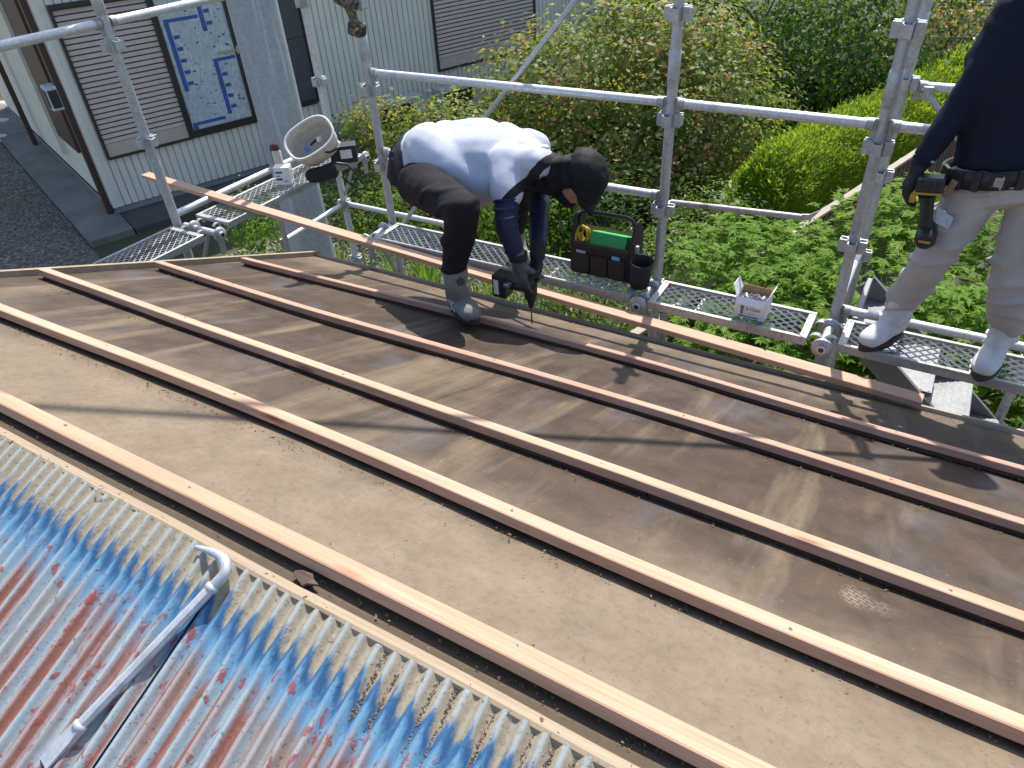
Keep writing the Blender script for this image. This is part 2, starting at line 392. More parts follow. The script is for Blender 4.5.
o = link('metal_roof_sheet', corrugated(XL, -.945, 0, .020, 'sheet'), M['corr'], bld)
o2 = link('metal_roof_sheet', corrugated(-.98, XR, .0, .014, 'sheet'), M['corr'], bld)
b = MB(); b.prism([(0, 0), (.028, 0), (.028, .028), (0, .028)], [((x, 2.9+.006*math.sin(x*2.1), far_z(2.9, -.012)), (0, CS, -SN), (0, SN, CS)) for x in np.linspace(XL, XR, 40)])
b.part('eave_strip', M['wood_edge'], bld)
b = MB(); b.prism([(0, 0), (.03, 0), (.03, .040), (0, .040)], [((XL-.032, y, far_z(y, -.012)), (1, 0, 0), (0, SN, CS)) for y in np.linspace(.47, 2.93, 30)])
b.part('rake_strip', M['wood_grey'], bld)
def gable(x):
    b_ = MB(); top = min(far_z(.46), near_z(.46))-.06
    b_.prism([(2.5, 0), (2.5, far_z(2.5)-.06), (.46, top), (-1.9, near_z(-1.9)-.06), (-1.9, 0)], [((x-.06, 0, 0), (0, 1, 0), (0, 0, 1)), ((x+.06, 0, 0), (0, 1, 0), (0, 0, 1))]); return b_
MW = simple('mortar_wall', (.40, .37, .32), .9, 0, .15, 8, .3)
gable(-3.05).part('gable_wall', MW, bld); gable(2.5).part('gable_wall', MW, bld)
for yy, zz in ((2.44, far_z(2.5)-.07), (-1.84, near_z(-1.9)-.07)):
    b = MB(); b.box((-.275, yy, zz/2), (5.42, .11, zz)); b.part('wall', MW, bld)
b = MB(); b.box((0, 2.9, far_z(2.9)-.075), (XR-XL, .022, .12)); b.part('fascia', M['wood_grey'], bld)
# debris caught along the battens and the eave (nobody could count it)
def debris():
    b = MB(); rng = random.Random(3)
    def crumb(p, s):
        t = [Vector((rng.uniform(-1, 1), rng.uniform(-1, 1), rng.uniform(-.4, .9)))*s for _ in range(4)]
        b.add([p+q for q in t], [(0, 1, 2), (0, 3, 1), (1, 3, 2), (2, 3, 0)])
    for yy, num, sp in ((.515, 520, .018), (.88, 650, .02), (1.25, 320, .015), (1.8, 260, .015), (2.29, 260, .015), (2.87, 900, .018), (.462, 200, .012)):
        for _ in range(num):
            x = rng.uniform(XL+.1, 1.5); y = yy + abs(rng.gauss(0, sp))*(-1 if yy < 2.8 else -.6) + .006
            crumb(Vector((x, y, far_z(y, .003))), rng.uniform(.0015, .0055))
    for _ in range(420):
        x = rng.uniform(XL+.1, 1.6); y = rng.uniform(.5, 2.85); crumb(Vector((x, y, far_z(y, .003))), rng.uniform(.001, .0035))
    for _ in range(1500):                        # brown litter packed in the valleys towards the right
        k = .035; c = rng.choice((-17, -16, -14, -13, -11, -9, -8, -7, -6)); x = (c+.75)*k + rng.gauss(0, .004); s_ = rng.uniform(.0, .11); y = .452-s_; crumb(Vector((x, y, near_z(y, .009))), rng.uniform(.0015, .004))
    for _ in range(1400):                        # dirt washed into the valleys of the sheet
        k = .035; c = rng.choice(range(-60, 40)); 
        if mnoise.noise((c*.8, 5, 5)) < .05: continue
        x = (c+.75)*k + rng.gauss(0, .005); y = .45-abs(rng.gauss(0, .05)); crumb(Vector((x, y, near_z(y, -.004))), rng.uniform(.001, .0035))
    return b
prop(link('debris', debris().mesh('debris'), simple('dirt_crumbs', (.17, .115, .075), .95, 0, .6, 60)), 'brown crumbs of dirt lying on the roof along the battens', 'debris', kind='stuff')
# torn scrap of felt stuck at the ridge
c = at_roof(306, 579, .012); b = MB(); rng_ = random.Random(6); n_ = 9
vs_ = [c + Vector((math.cos(a)*.030*rng_.uniform(.5, 1.2), math.sin(a)*.014*rng_.uniform(.5, 1.2), rng_.uniform(-.003, .010))) for a in np.linspace(0, 2*math.pi, n_, endpoint=False)]
b.add(vs_ + [v - Vector((0, 0, .006)) for v in vs_], [tuple(range(n_)), tuple(range(n_, 2*n_))[::-1]] + [(i, (i+1) % n_, n_+(i+1) % n_, n_+i) for i in range(n_)])
b.solo('felt_scrap', M['wood_old'], 'torn curled scrap of felt stuck at the ridge right of the crowbar', 'scrap')
# ================================================================== battens
def batten(pts, h, w_, t_, mat, name='batten', wob=.0):
    """pts: (x, y) of the lower top edge on the far slope, h height of the top face"""
    xs = [p[0] for p in pts]; ys = [p[1] for p in pts]; N = 40; path = []
    for i in range(N+1):
        x = xs[0] + (xs[-1]-xs[0])*i/N; y = float(np.interp(x, xs, ys)); path.append((x, y))
    yy = np.array([p[1] for p in path])
    for _ in range(6): yy[1:-1] = (yy[:-2]+yy[1:-1]*2+yy[2:])/4
    b = MB(); e = .0025
    sec = [(0, -t_+e), (0, -e), (e, 0), (w_-e, 0), (w_, -e), (w_, -t_+e), (w_-e, -t_), (e, -t_)]
    b.prism(sec, [((path[i][0], yy[i], far_z(yy[i], h + wob*mnoise.noise((path[i][0]*1.3, yy[i]*3, 2)))), (0, CS, -SN), (0, SN, CS)) for i in range(N+1)])
    return b
def screws(root, pts, h, seed, n=7):
    rng = random.Random(seed)
    for i in range(n):
        x = pts[0][0] + (pts[-1][0]-pts[0][0])*(i+.5+rng.uniform(-.25, .25))/n
        y = float(np.interp(x, [p[0] for p in pts], [p[1] for p in pts])) + rng.uniform(.012, .032)
        b = MB(); c = Vector((x, y, far_z(y, h+.0006))); nn = Vector((0, SN, CS))
        b.tube([c-nn*.002, c+nn*.0007], .0042, 10, sm=False); b.tube([c+nn*.0007, c+nn*.0009], .0018, 6, mi=1, sm=False)
        link('screw', b.mesh('screw'), [M['screw'], M['black_plastic']], root)
BT = [([(-2.6, .516), (-1.836, .520), (-1.23, .522), (-.438, .526), (-.1, .523), (1.6, .515)], 'wood_orange', 'thick orange-toned batten screwed along the ridge beside the corrugated sheet'),
      ([(-3.25, .900), (-2.659, .902), (-1.746, .924), (-1.058, .923), (-.293, .886), (.365, .878), (1.8, .875)], 'wood_pale', 'pale new batten second from the ridge, with a dark oval knot at its left'),
      ([(-3.24, 1.31), (-2.394, 1.293), (-1.24, 1.289), (-.443, 1.279), (.407, 1.247), (2.0, 1.24)], 'wood_pale', 'pale yellow batten midway down the roof slope, third from the ridge'),
      ([(-3.24, 1.825), (-2.145, 1.786), (-1.4, 1.83), (-.671, 1.85), (.0, 1.83), (.47, 1.792), (2.2, 1.79)], 'wood_pink', 'pinkish batten fourth from the ridge, just uphill of the bending worker\'s boot'),
      ([(-3.2, 2.285), (-2.701, 2.309), (-1.7, 2.375), (-.881, 2.40), (-.195, 2.325), (.528, 2.304), (2.2, 2.30)], 'wood_pink', 'pinkish batten nearest the eave, under the boot and drill bit of the bending worker')]
for i, (pts, mt, lab) in enumerate(BT):
    x0, y0 = pts[0]; r_ = thing('batten', lab, 'batten', (x0, y0, far_z(y0, .016)), 'new battens across the roof')
    batten(pts, .043, .047, .027, mt, wob=.003).part('timber', M[mt], r_)
    screws(r_, pts, .043, 20+i)
olds = ['under the ridge batten', 'under the second batten from the ridge', 'under the third batten from the ridge', 'under the fourth batten from the ridge', 'under the batten nearest the eave']
for i, (pts, mt, lab) in enumerate(BT):
    ins = .016 if i < 2 else .003
    cut = [-.2, -.55, -.42, -.85, -.5][i]
    for half in (0, 1):
        lo, hi = (pts[0][0]+.012, cut-.003) if half == 0 else (cut+.003, pts[-1][0]-.02)
        xs = np.linspace(lo, hi, 9); pp = [(float(x), float(np.interp(x, [p[0] for p in pts], [p[1] for p in pts]))+ins) for x in xs]
        batten(pp, .0155, .042-ins, .0165, 'wood_old').solo('old_strip', M['wood_old'], 'thin dark old wood strip %s, %s half' % (olds[i], ('left', 'right')[half]), 'strip', 'old strips under the new battens')
# loose board lying from the eave out over the left platform
def board():
    a = at_roof(922, 403, .045); e = at_z(270, 212.5, Zc(-1.852))
    d = (e-a).normalized(); tip = a + d*5.36
    bend = .015; b = MB(); path = []
    side = Vector((0, 1, -.03)); side = (side - d*side.dot(d)).normalized(); up = side.cross(d).normalized()
    if up.z < 0: up = -up
    for i in range(33):
        f = i/32; p = a.lerp(tip, f) - Vector((0, 0, bend*math.sin(math.pi*f))); path.append((p, side, up))
    w_, t_, e_ = .075, .028, .0025
    b.prism([(0, -t_), (0, -e_), (e_, 0), (w_-e_, 0), (w_, -e_), (w_, -t_)], path); return b
board().solo('board', M['wood_pale'], 'long loose board lying on the eave and reaching out over the left scaffold platform', 'board')
# ================================================================== crowbar on the corrugated sheet
def crowbar():
    L = .028
    tip, tip2, bend, b2, col = at_near(196, 547, L), at_near(212, 552, L+.012), at_near(224, 560, L+.014), at_near(225, 573, L+.012), at_near(212, 588, L+.006)
    low = at_near(80, 726, L+.004); end = at_near(44, 764, L)
    r_ = thing('crowbar', 'silver steel crowbar with a hooked claw lying across the corrugated sheet', 'crowbar', (low.x, low.y, near_z(low.y)))
    b = MB(); b.tube([col, low], .0105, 8, sm=False); b.part('shaft', M['bar'], r_)
    b = MB(); pts = [col, b2, bend, tip2, tip]
    # smooth hook
    fine = []
    for i in range(len(pts)-1):
        for k in range(4):
            t = k/4; p0, p1, p2, p3 = pts[max(i-1, 0)], pts[i], pts[i+1], pts[min(i+2, len(pts)-1)]
            fine.append(.5*((2*p1)+(-p0+p2)*t+(2*p0-5*p1+4*p2-p3)*t*t+(-p0+3*p1-3*p2+p3)*t**3))
    fine.append(pts[-1]); n = len(fine)
    b.tube(fine, [.0105-.007*max(0, (i/n-.45)/.55) for i in range(n)], 8); b.part('claw', M['bar'], r_)
    for c in (col, low):
        d = (low-col).normalized(); b = MB(); b.tube([c-d*.006, c-d*.004, c+d*.004, c+d*.006], [.0105, .0135, .0135, .0105], 10); b.part('collar', M['bar'], r_)
    d = (end-low).normalized(); sd_ = d.cross(Vector((0, -SN, CS))).normalized(); up = sd_.cross(d)
    b = MB(); b.prism([(-1, -1), (1, -1), (1, 1), (-1, 1)], [(low, sd_*.010, up*.009), (low.lerp(end, .3), sd_*.0125, up*.006), (end, sd_*.0135, up*.0025)]); b.part('chisel_end', M['bar'], r_)
M['bar'] = galv('worn_silver_bar', (.53, .54, .58), .4, .45)
crowbar()
# ================================================================== scaffold
def coupling(b, c, r=.0243):
    x, y, z = c
    b.tube([(x, y, z-.035), (x, y, z+.035)], r+.005, 14)
    for k in range(4):
        a = k*math.pi/2; d = Vector((math.cos(a), math.sin(a), 0)); s = Vector((-d.y, d.x, 0)); p = Vector(c)+d*(r+.018)
        rot = Matrix((d, s, Vector((0, 0, 1)))).transposed()
        b.bbox(p+s*.017-d*.002, (.034, .008, .06), .002, rot); b.bbox(p-s*.017-d*.002, (.034, .008, .06), .002, rot); b.bbox(p+d*.013, (.007, .044, .05), .002, rot)
def pole(x, y, top, z0, label, mat='galv', zs=None, rad=.0243, group='vertical scaffold poles'):
    """standard with a four-pocket coupling every .45 m"""
    r_ = thing('scaffold_pole', label, 'scaffold pole', (x, y, 0), group)
    b = MB(); b.tube([(x, y, .02), (x, y, top)], rad, 18); b.box((x, y, .01), (.13, .13, .012)); b.part('tube', M[mat], r_)
    if zs is None:
        z = z0
        while z > .4: z -= .45
        zs = []
        while z < top-.05: zs.append(z); z += .45
    for z in zs:
        b = MB(); coupling(b, (x, y, z), rad); b.part('coupling', M['galv'], r_)
        if abs(((z-z0)/.45) % 4) < .5 and z > 1:
            b = MB(); b.tube([(x, y, z+.16), (x, y, z+.165), (x, y, z+.30), (x, y, z+.305)], [rad, rad+.0037, rad+.0037, rad], 16); b.part('sleeve', M['galv'], r_)
    return r_
ZP = Zc(-1.89)                       # platform level
PX_L1, PX_M, PX_R = -2.96, -1.135, -.226
PY = 3.31
pole(PX_M, PY, Zc(.16), Zc(-1.06), 'bare steel pole between the tool tote and the open screw box')
pole(PX_L1, PY, Zc(.16), Zc(-1.08), 'steel pole just left of the bending worker with a drill hung on it')
pole(PX_R, PY, Zc(.24), Zc(-1.08), 'front pole of the close pair left of the standing worker')
pole(PX_R, 3.99, Zc(.30), Zc(-.99), 'rear pole of the close pair left of the standing worker')
pole(-4.31, 2.68, Zc(.2), Zc(-.80), 'steel pole rising through the left rail in front of the shuttered window', zs=[.9, 1.6, Zc(-1.35), Zc(-.79), Zc(-.2)], rad=.029)
pole(-4.31, 4.25, Zc(.2), Zc(-.83), 'steel pole right of the thick grey utility pole', 'galv_light', zs=[.9, 1.5, Zc(-2.37), Zc(-1.37), Zc(-.82), Zc(-.3)], rad=.028)
pole(PX_M+1.83, PY, Zc(.2), Zc(-1.08), 'steel pole at the far right behind the standing worker')
def rail(a, b_, label, r=.0213, group='horizontal scaffold rails', name='guard_rail', mat='galv_light', cut=.03):
    a = Vector(a); b_ = Vector(b_); d = (b_-a).normalized()
    r_ = thing(name, label, 'rail', a+d*.03, group)
    m = MB(); m.tube([a+d*(cut+.012), b_-d*(cut+.012)], r, 16); m.part('tube', M[mat], r_)
    for p, s in ((a, 1), (b_, -1)):
        m = MB(); q = p + d*s*cut
        m.tube([q+d*s*.005, q+d*s*.035], r+.004, 14)
        m.bbox(q+Vector((0, 0, -.02)), (.012 if abs(d.y) > .5 else .03, .03 if abs(d.y) > .5 else .012, .09), .002)
        m.part('wedge_clamp', M['galv_dull'], r_)
    return r_
rail((PX_L1, PY, Zc(-.985)), (PX_M, PY, Zc(-.985)), 'upper rail passing above the bending worker\'s back')
rail((PX_M, PY, Zc(-.985)), (PX_R, PY, Zc(-.99)), 'upper rail above the screw box, right of the bare pole')
rail((PX_L1, PY, Zc(-1.44)), (PX_M, PY, Zc(-1.44)), 'lower rail partly hidden behind the bending worker\'s head')
rail((PX_R, PY, Zc(-.99)), (PX_M+1.83, PY, Zc(-.99)), 'upper rail hidden behind the standing worker\'s waist')
rail((-4.31, .85, Zc(-.672)), (-4.31, 2.68, Zc(-.672)), 'left rail in the upper corner, left of the pole', .026)
rail((-4.31, 2.68, Zc(-.672)), (-4.31, 4.25, Zc(-.672)), 'left rail in front of the film covered window', .025)
rail((-4.385, 2.68, Zc(-1.872)), (-4.385, 4.25, Zc(-1.872)), 'bright tube along the outer edge of the platform under the canvas bucket', .024)
rail((-4.31, 4.25, Zc(-2.37)), (-4.26, 3.42, Zc(-2.37)), 'low tube in front of the utility pole base')
rail((-4.31, 4.25, Zc(-2.37)), (-2.96, 4.25, Zc(-2.37)), 'low tube right of the utility pole base')
rail((PX_R, 3.35, Zc(-1.82)), (PX_R, 3.99, Zc(-1.82)), 'short cross tube between the close pair of poles')
rail((PX_R, PY+.01, Zc(-1.868)), (PX_M+1.83, PY+.01, Zc(-1.868)), 'rail at the heels of the standing worker')
rail((PX_R+.03, 3.99, Zc(-1.0)), (PX_M+1.83, 3.99, Zc(-1.0)), 'rear rail at the elbow of the standing worker')
pole(PX_M+1.83, 3.99, Zc(.2), Zc(-1.0), 'rear steel pole at the far right behind the standing worker')
# thin rail with a bent flattened end
r_ = thing('thin_rail', 'thin stained rail with a bent flattened end above the screw box', 'rail', (PX_M+.03, 3.35, Zc(-1.48)))
b = MB(); b.tube([(PX_M+.028, 3.345, Zc(-1.482)), (-.50, 3.345, Zc(-1.452)), (-.47, 3.345, Zc(-1.450))], [.015, .015, .013], 12); b.part('tube', M['rusty'], r_)
b = MB(); b.prism([(-.014, -.004), (.014, -.004), (.014, .004), (-.014, .004)], [((-.475, 3.345, Zc(-1.45)), (0, 0, 1), (0, 1, 0)), ((-.44, 3.345, Zc(-1.445)), (0, 0, 1), (0, 1, 0)), ((-.41, 3.345, Zc(-1.42)), (.4, 0, .9), (0, 1, 0)), ((-.385, 3.345, Zc(-1.385)), (.6, 0, .8), (0, 1, 0))]); b.part('hook', M['galv'], r_)
# brackets that carry the platforms
def bracket(p, d, ln, label):
    p = Vector(p); d = Vector(d)
    r_ = thing('scaffold_bracket', label, 'bracket', p, 'platform brackets on the scaffold poles')
    e = p + d*ln
    m = MB(); m.tube([p+d*.03, e], .0213, 16); m.tube([e, e+d*.002], [.0213, .019], 16); m.part('arm', M['galv_light'], r_)
    m = MB(); m.tube([e+d*.0021, e+d*.003], .013, 14, sm=False); m.part('bolt_hole', M['black_plastic'], r_)
    for f in (.30, .93):
        c = p + d*ln*f; m = MB()
        m.tube([c-d*.010, c-d*.006, c+d*.006, c+d*.010], [.030, .048, .048, .030], 20); m.part('flange', M['galv'], r_)
    s = Vector((-d.y, d.x, 0)); c = p + d*(ln-.045) + Vector((0, 0, -.075))
    rot = Matrix((d, s, Vector((0, 0, 1)))).transposed()
    m = MB(); m.bbox(c, (.012, .040, .13), .004, rot); m.bbox(c+s*.012+Vector((0, 0, -.01)), (.008, .03, .11), .003, rot); m.part('wedge', M['galv_dull'], r_)
    m = MB(); a1 = p + Vector((0, 0, -.36)) + d*.03; m.tube([a1, p+d*(ln*.62)+Vector((0, 0, -.02))], .0135, 10); m.part('strut', M['galv_dull'], r_)
ZB = Zc(-1.925)
bracket((PX_L1, PY, ZB), (0, -1, 0), .29, 'bracket at the left end of the platform beneath the bending worker')
bracket((PX_M, PY, ZB), (0, -1, 0), .30, 'bracket between the tool tote platform and the screw box platform')
bracket((PX_R, PY, ZB), (0, -1, 0), .30, 'bracket left of the standing worker\'s boots')
bracket((PX_M+1.83, PY, ZB), (0, -1, 0), .30, 'bracket at the far right beyond the standing worker')
bracket((-4.31, 2.715, ZB), (1, 0, 0), .40, 'bracket joining the two left platforms')
bracket((-4.31, 4.25, ZB), (1, 0, 0), .36, 'bracket at the far end of the platform under the canvas bucket')
def platform(x0, x1, y0, y1, z, along, label):
    """expanded-metal plank: frame, diamond mesh, end plates with hooks"""
    r_ = thing('scaffold_platform', label, 'scaffold platform', ((x0+x1)/2, (y0+y1)/2, z-.045), 'expanded metal platforms of the scaffold')
    b = MB(); t = .045
    def bar(a, c, w1, h1):
        a = Vector(a); c = Vector(c); d = (c-a); mid = (a+c)/2
        size = (d.length, w1, h1) if abs(d.x) > abs(d.y) else (w1, d.length, h1)
        b.bbox(mid, size, .003)
    zc = z - t/2
    if along == 'x':
        bar((x0, y0+.01, zc), (x1, y0+.01, zc), .02, t); bar((x0, y1-.01, zc), (x1, y1-.01, zc), .02, t)
        for xx in (x0+.018, x1-.018): bar((xx, y0+.021, z-.014), (xx, y1-.021, z-.014), .036, .024)
    else:
        bar((x0+.01, y0, zc), (x0+.01, y1, zc), .02, t); bar((x1-.01, y0, zc), (x1-.01, y1, zc), .02, t)
        for yy in (y0+.018, y1-.018): bar((x0+.021, yy, z-.014), (x1-.021, yy, z-.014), .036, .024)
    b.part('frame', M['galv_dull'], r_)
    m = MB()
    L = (x1-x0 if along == 'x' else y1-y0) - .074; W = (y1-y0 if along == 'x' else x1-x0) - .040
    nl = int(L/.052); nw = int(W/.0215); cl = L/nl; cw = W/nw
    def P3(u, v, dz):
        return (x0+.037+u, y0+.02+v, z-.012+dz) if along == 'x' else (x0+.02+v, y0+.037+u, z-.012+dz)
    sw = .0052
    for j in range(nw):
        for i in range(nl):
            u0 = i*cl; ua = u0 + cl/2; off = 0 if j % 2 == 0 else cl/2
            # one zig-zag strand: bottom of the row up to its middle and back
            v0 = j*cw; v1 = (j+1)*cw
            for (ub, vb, ue, ve) in ((u0+off-cl/2, v0, u0+off, v1), (u0+off, v1, u0+off+cl/2, v0)):
                ub = min(max(ub, 0), L); ue = min(max(ue, 0), L)
                if ue-ub < 1e-4: continue
                m.add([P3(ub, vb-sw*.5, -.003), P3(ue, ve-sw*.5, -.003), P3(ue, ve+sw*.5, .003), P3(ub, vb+sw*.5, .003)], [(0, 1, 2, 3)])
    me = m.mesh('mesh', fix=False); o = link('mesh_deck', me, M['galv'], r_)
    md = o.modifiers.new('thick', 'SOLIDIFY'); md.thickness = .0022
    for k in ((.3, .7) if True else ()):
        m = MB()
        if along == 'x': m.bbox((x0+(x1-x0)*k, (y0+y1)/2, z-.040), (.018, y1-y0-.045, .010), .002)
        else: m.bbox(((x0+x1)/2, y0+(y1-y0)*k, z-.040), (x1-x0-.045, .018, .010), .002)
        m.part('cross_bar', M['galv_dull'], r_)
    for s in (0, 1):
        for q in (.25, .75):
            m = MB()
            if along == 'x':
                xe = x0 if s == 0 else x1; sg = -1 if s == 0 else 1; yy = y0+(y1-y0)*q
                c = Vector((xe+sg*.034, yy, ZB)); 
                m.prism([(-.012, 0), (.012, 0), (.012, .006), (-.012, .006)], [(c+Vector((math.cos(a)*-sg*.026, 0, math.sin(a)*.026)), (0, 1, 0), (math.cos(a)*-sg, 0, math.sin(a))) for a in np.linspace(-.2, 2.6, 9)])
            else:
                ye = y0 if s == 0 else y1; sg = -1 if s == 0 else 1; xx = x0+(x1-x0)*q
                c = Vector((xx, ye+sg*.034, ZB))
                m.prism([(-.012, 0), (.012, 0), (.012, .006), (-.012, .006)], [(c+Vector((0, math.cos(a)*-sg*.026, math.sin(a)*.026)), (1, 0, 0), (0, math.cos(a)*-sg, math.sin(a))) for a in np.linspace(-.2, 2.6, 9)])
            m.part('hook', M['galv_dull'], r_)
platform(-2.90, -1.185, 3.04, 3.285, ZP, 'x', 'mesh platform carrying the tool tote, beneath the bending worker')
platform(-1.085, -.30, 3.03, 3.28, ZP, 'x', 'short mesh platform carrying the open screw box')
platform(-.165, 1.64, 3.04, 3.285, ZP, 'x', 'mesh platform on which the standing worker stands')
platform(-4.29, -3.965, .92, 2.62, ZP, 'y', 'empty mesh platform beyond the left roof edge')
platform(-4.29, -3.965, 2.82, 4.19, ZP, 'y', 'mesh platform carrying the canvas bucket and white box')
# support posts under platforms and braces
def brace(a, b_, label, r=.0136):
    a = Vector(a); b_ = Vector(b_); r_ = thing('brace', label, 'brace', a, 'diagonal scaffold braces')
    d = (b_-a).normalized(); m = MB(); m.tube([a, b_], r, 12); m.part('tube', M['galv'], r_)
    for p in (a+d*.03, b_-d*.03):
        m = MB(); m.bbox(p, (.045, .02, .06), .004); m.part('end_clip', M['galv_dull'], r_)
brace(at_y(388, 243, 3.37), at_y(596, -26, 3.37), 'slim diagonal brace rising to the right behind the bending worker')
brace((.66, 3.36, Zc(-.90)), (-2.6, 3.36, Zc(3.37)), 'long diagonal brace rising to the left above the standing worker', .0213)
brace(at_y(924, 88, 3.96), at_y(972, 160, 3.96), 'short strut under the rear rail at the standing worker\'s elbow')
def prop_post(x, y, z1, label):
    r_ = thing('support_post', label, 'support post', (x, y, 0), 'short support posts under the platforms'); m = MB(); m.tube([(x, y, .02), (x, y, z1)], .0213, 14); m.box((x, y, .01), (.12, .12, .012)); m.part('tube', M['galv_dull'], r_)
    m = MB(); m.tube([(x, y, z1), (x, y, z1+.006)], .032, 14); m.part('cap', M['galv_dull'], r_)
prop_post(-4.15, 3.40, Zc(-1.945), 'short post under the platform in front of the round bush')
prop_post(-4.13, 2.56, Zc(-1.945), 'short post at the joint of the two left platforms')
prop_post(-1.0, 3.06, Zc(-1.945), 'short post under the left end of the screw box platform')
# aluminium stairs outside the right bay
def stair():
    r_ = thing('scaffold_stair', 'aluminium scaffold stair descending behind the standing worker\'s platform', 'stair', (.1, 3.7, 0))
    x0, z0, x1, z1 = -.16, Zc(-2.03), 1.75, Zc(-3.75); n = 9
    for y in (3.45, 3.95):
        m = MB(); d = Vector((x1-x0, 0, z1-z0)).normalized(); up = Vector((-d.z, 0, d.x))
        if up.z < 0: up = -up
        m.prism([(-.012, -.06), (.012, -.06), (.012, .06), (-.012, .06)], [((x0, y, z0), (0, 1, 0), up), ((x1, y, z1), (0, 1, 0), up)])
        m.part('stringer', M['alu'], r_)
    for i in range(n):
        f = (i+.55)/n; x = x0+(x1-x0)*f; z = z0+(z1-z0)*f
        m = MB(); m.bbox((x+.02, 3.70, z), (.215, .472, .028), .004)
        for k in range(6): m.box((x-.07+.036*k, 3.70, z+.0155), (.008, .46, .003))
        m.part('tread', M['alu'], r_)
    m = MB(); m.bbox((x0+.02, 3.70, z0+.02), (.03, .46, .05), .006); m.part('head_bracket', M['alu'], r_)
stair()
# ================================================================== utility pole
M['pole_paint'] = None
def pole_mat():
    t = NT('weathered_pole_steel'); v = t.coord((9, 9, .55)); a = t.noise(v, 1.6, 5, .6, .4); b = t.noise(t.coord(), 26, 5, .7)
    c = t.mix(t.ramp(b, [(.35, 0.0), (.7, 1.0)]), (.30, .335, .38), (.42, .455, .50))
    c = t.mix(t.ramp(a, [(.54, 0.0), (.64, .6)]), c, (.60, .64, .69))
    t.bump(b, .08, .003); return t.done(c, .5, .35)
M['pole_paint'] = pole_mat()
r_ = thing('utility_pole', 'thick weathered grey steel utility pole in front of the house', 'utility pole', (-4.90, 4.30, 0))
b = MB(); b.tube([(-4.90, 4.30, -.1), (-4.90, 4.30, 9.0)], [.20, .165], 40); b.part('shaft', M['pole_paint'], r_)
b = MB(); az = math.atan2(-3.9, 4.2); b.bbox((-4.90+.19*.76, 4.30-.19*.65, 1.88), (.08, .012, .05), .002, Matrix.Rotation(math.atan2(.76, .65), 3, 'Z')); b.part('number_plate', M['galv_dull'], r_)
# ================================================================== neighbouring house
def siding_mat():
    t = NT('painted_siding'); v = t.coord(); a = t.noise(v, 1.2, 4); b = t.noise(t.coord((1, 1, .15)), 8, 4)
    c = t.mix(t.ramp(a, [(.35, 0.0), (.7, 1.0)]), (.72, .68, .585), (.81, .765, .665)); c = t.mix(t.ramp(b, [(.55, 0.0), (.8, .35)]), c, (.46, .45, .40))
    return t.done(c, .55)
M['siding'] = siding_mat(); M['cream'] = simple('cream_wall', (.74, .68, .54), .8, 0, .08, 4)
M['shutter'] = simple('mauve_brown_shutter', (.56, .44, .37), .5, 0, .08, 8); M['bronze'] = simple('dark_bronze_frame', (.045, .038, .034), .45, .2, .15, 20)
M['brown_trim'] = simple('dark_brown_trim', (.06, .028, .018), .5, 0, .15, 15); M['foundation'] = concrete_mat('foundation_concrete', (.22, .23, .23), (.32, .33, .32), .1)
M['pane_grey'] = simple('grey_door_panel', (.085, .09, .10), .35, .1, .1, 10); M['film'] = None
def film_mat():
    t = NT('protective_film'); v = t.coord(); n = t.noise(t.coord((3, 3, 1.2)), 12, 5, .7); m = t.noise(v, 2.2, 3)
    c = t.mix(t.ramp(m, [(.35, 0.0), (.65, 1.0)]), (.54, .57, .54), (.68, .69, .63))
    c = t.mix(t.math('MULTIPLY', t.ramp(n, [(.46, 0.0), (.60, 1.0)]), .65), c, (.22, .31, .52)); return t.done(c, .3)
M['film'] = film_mat(); M['film_blue'] = simple('film_blue_print', (.05, .11, .36), .35, 0, .35, 40)
M['roof_tile'] = simple('grey_roof_tile', (.10, .10, .11), .6, 0, .2, 6)
house = thing('neighbour_house', 'pale ribbed house with mauve shutters and a film covered window', 'house', tuple(HC))
WT = 4.6
def hbox(b, u0, u1, n0, n1, z0, z1, mi=0, bev=0.0):
    c = H((u0+u1)/2, (n0+n1)/2, (z0+z1)/2); s = (abs(u1-u0), abs(n1-n0), abs(z1-z0))
    if bev: b.bbox(c, s, bev, HR, mi)
    else: b.box(c, s, HR, mi)
b = MB(); hbox(b, 0.0, 14, -9, -.03, .17, WT); b.part('wall_core', M['cream'], house)
# ribbed front cladding as one folded sheet
def cladding():
    b = MB(); prof = []; u = .06
    while u < 13.9:
        prof += [(u, .02), (u+.086, .02), (u+.090, -.012), (u+.106, -.012), (u+.110, .02)]; u += .11
    lo = [H(a, n, .185) for a, n in prof]; hi = [H(a, n, WT) for a, n in prof]; n = len(prof)
    b.add(lo+hi, [(i, i+1, n+i+1, n+i) for i in range(n-1)]); return b.mesh('cladding', fix=False)
link('wall', cladding(), M['siding'], house)
b = MB(); hbox(b, -.02, .062, -.06, .03, .185, WT, bev=.004); b.part('corner_trim', M['siding'], house)
b = MB(); hbox(b, .0, 14, -.03, .001, .0, .172); hbox(b, -.002, -.03, -9, 0.0, 0, .13); b.part('foundation', M['foundation'], house)
b = MB(); hbox(b, -.115, -.03, -.17, -.03, .1, WT, bev=.006); b.part('downspout', M['brown_trim'], house)
b = MB(); hbox(b, -.9, 14.6, -9.6, .75, WT, WT+.12); b.part('eave', M['brown_trim'], house)
pts = [H(-.95, .8, WT+.12), H(14.6, .8, WT+.12), H(14.6, -9.6, WT+.12), H(-.95, -9.6, WT+.12), H(4, -4.4, WT+2.2), H(10, -4.4, WT+2.2)]
b = MB(); b.add(pts, [(0, 1, 5, 4), (1, 2, 5), (2, 3, 4, 5), (3, 0, 4), (0, 3, 2, 1)]); b.part('roof', M['roof_tile'], house)
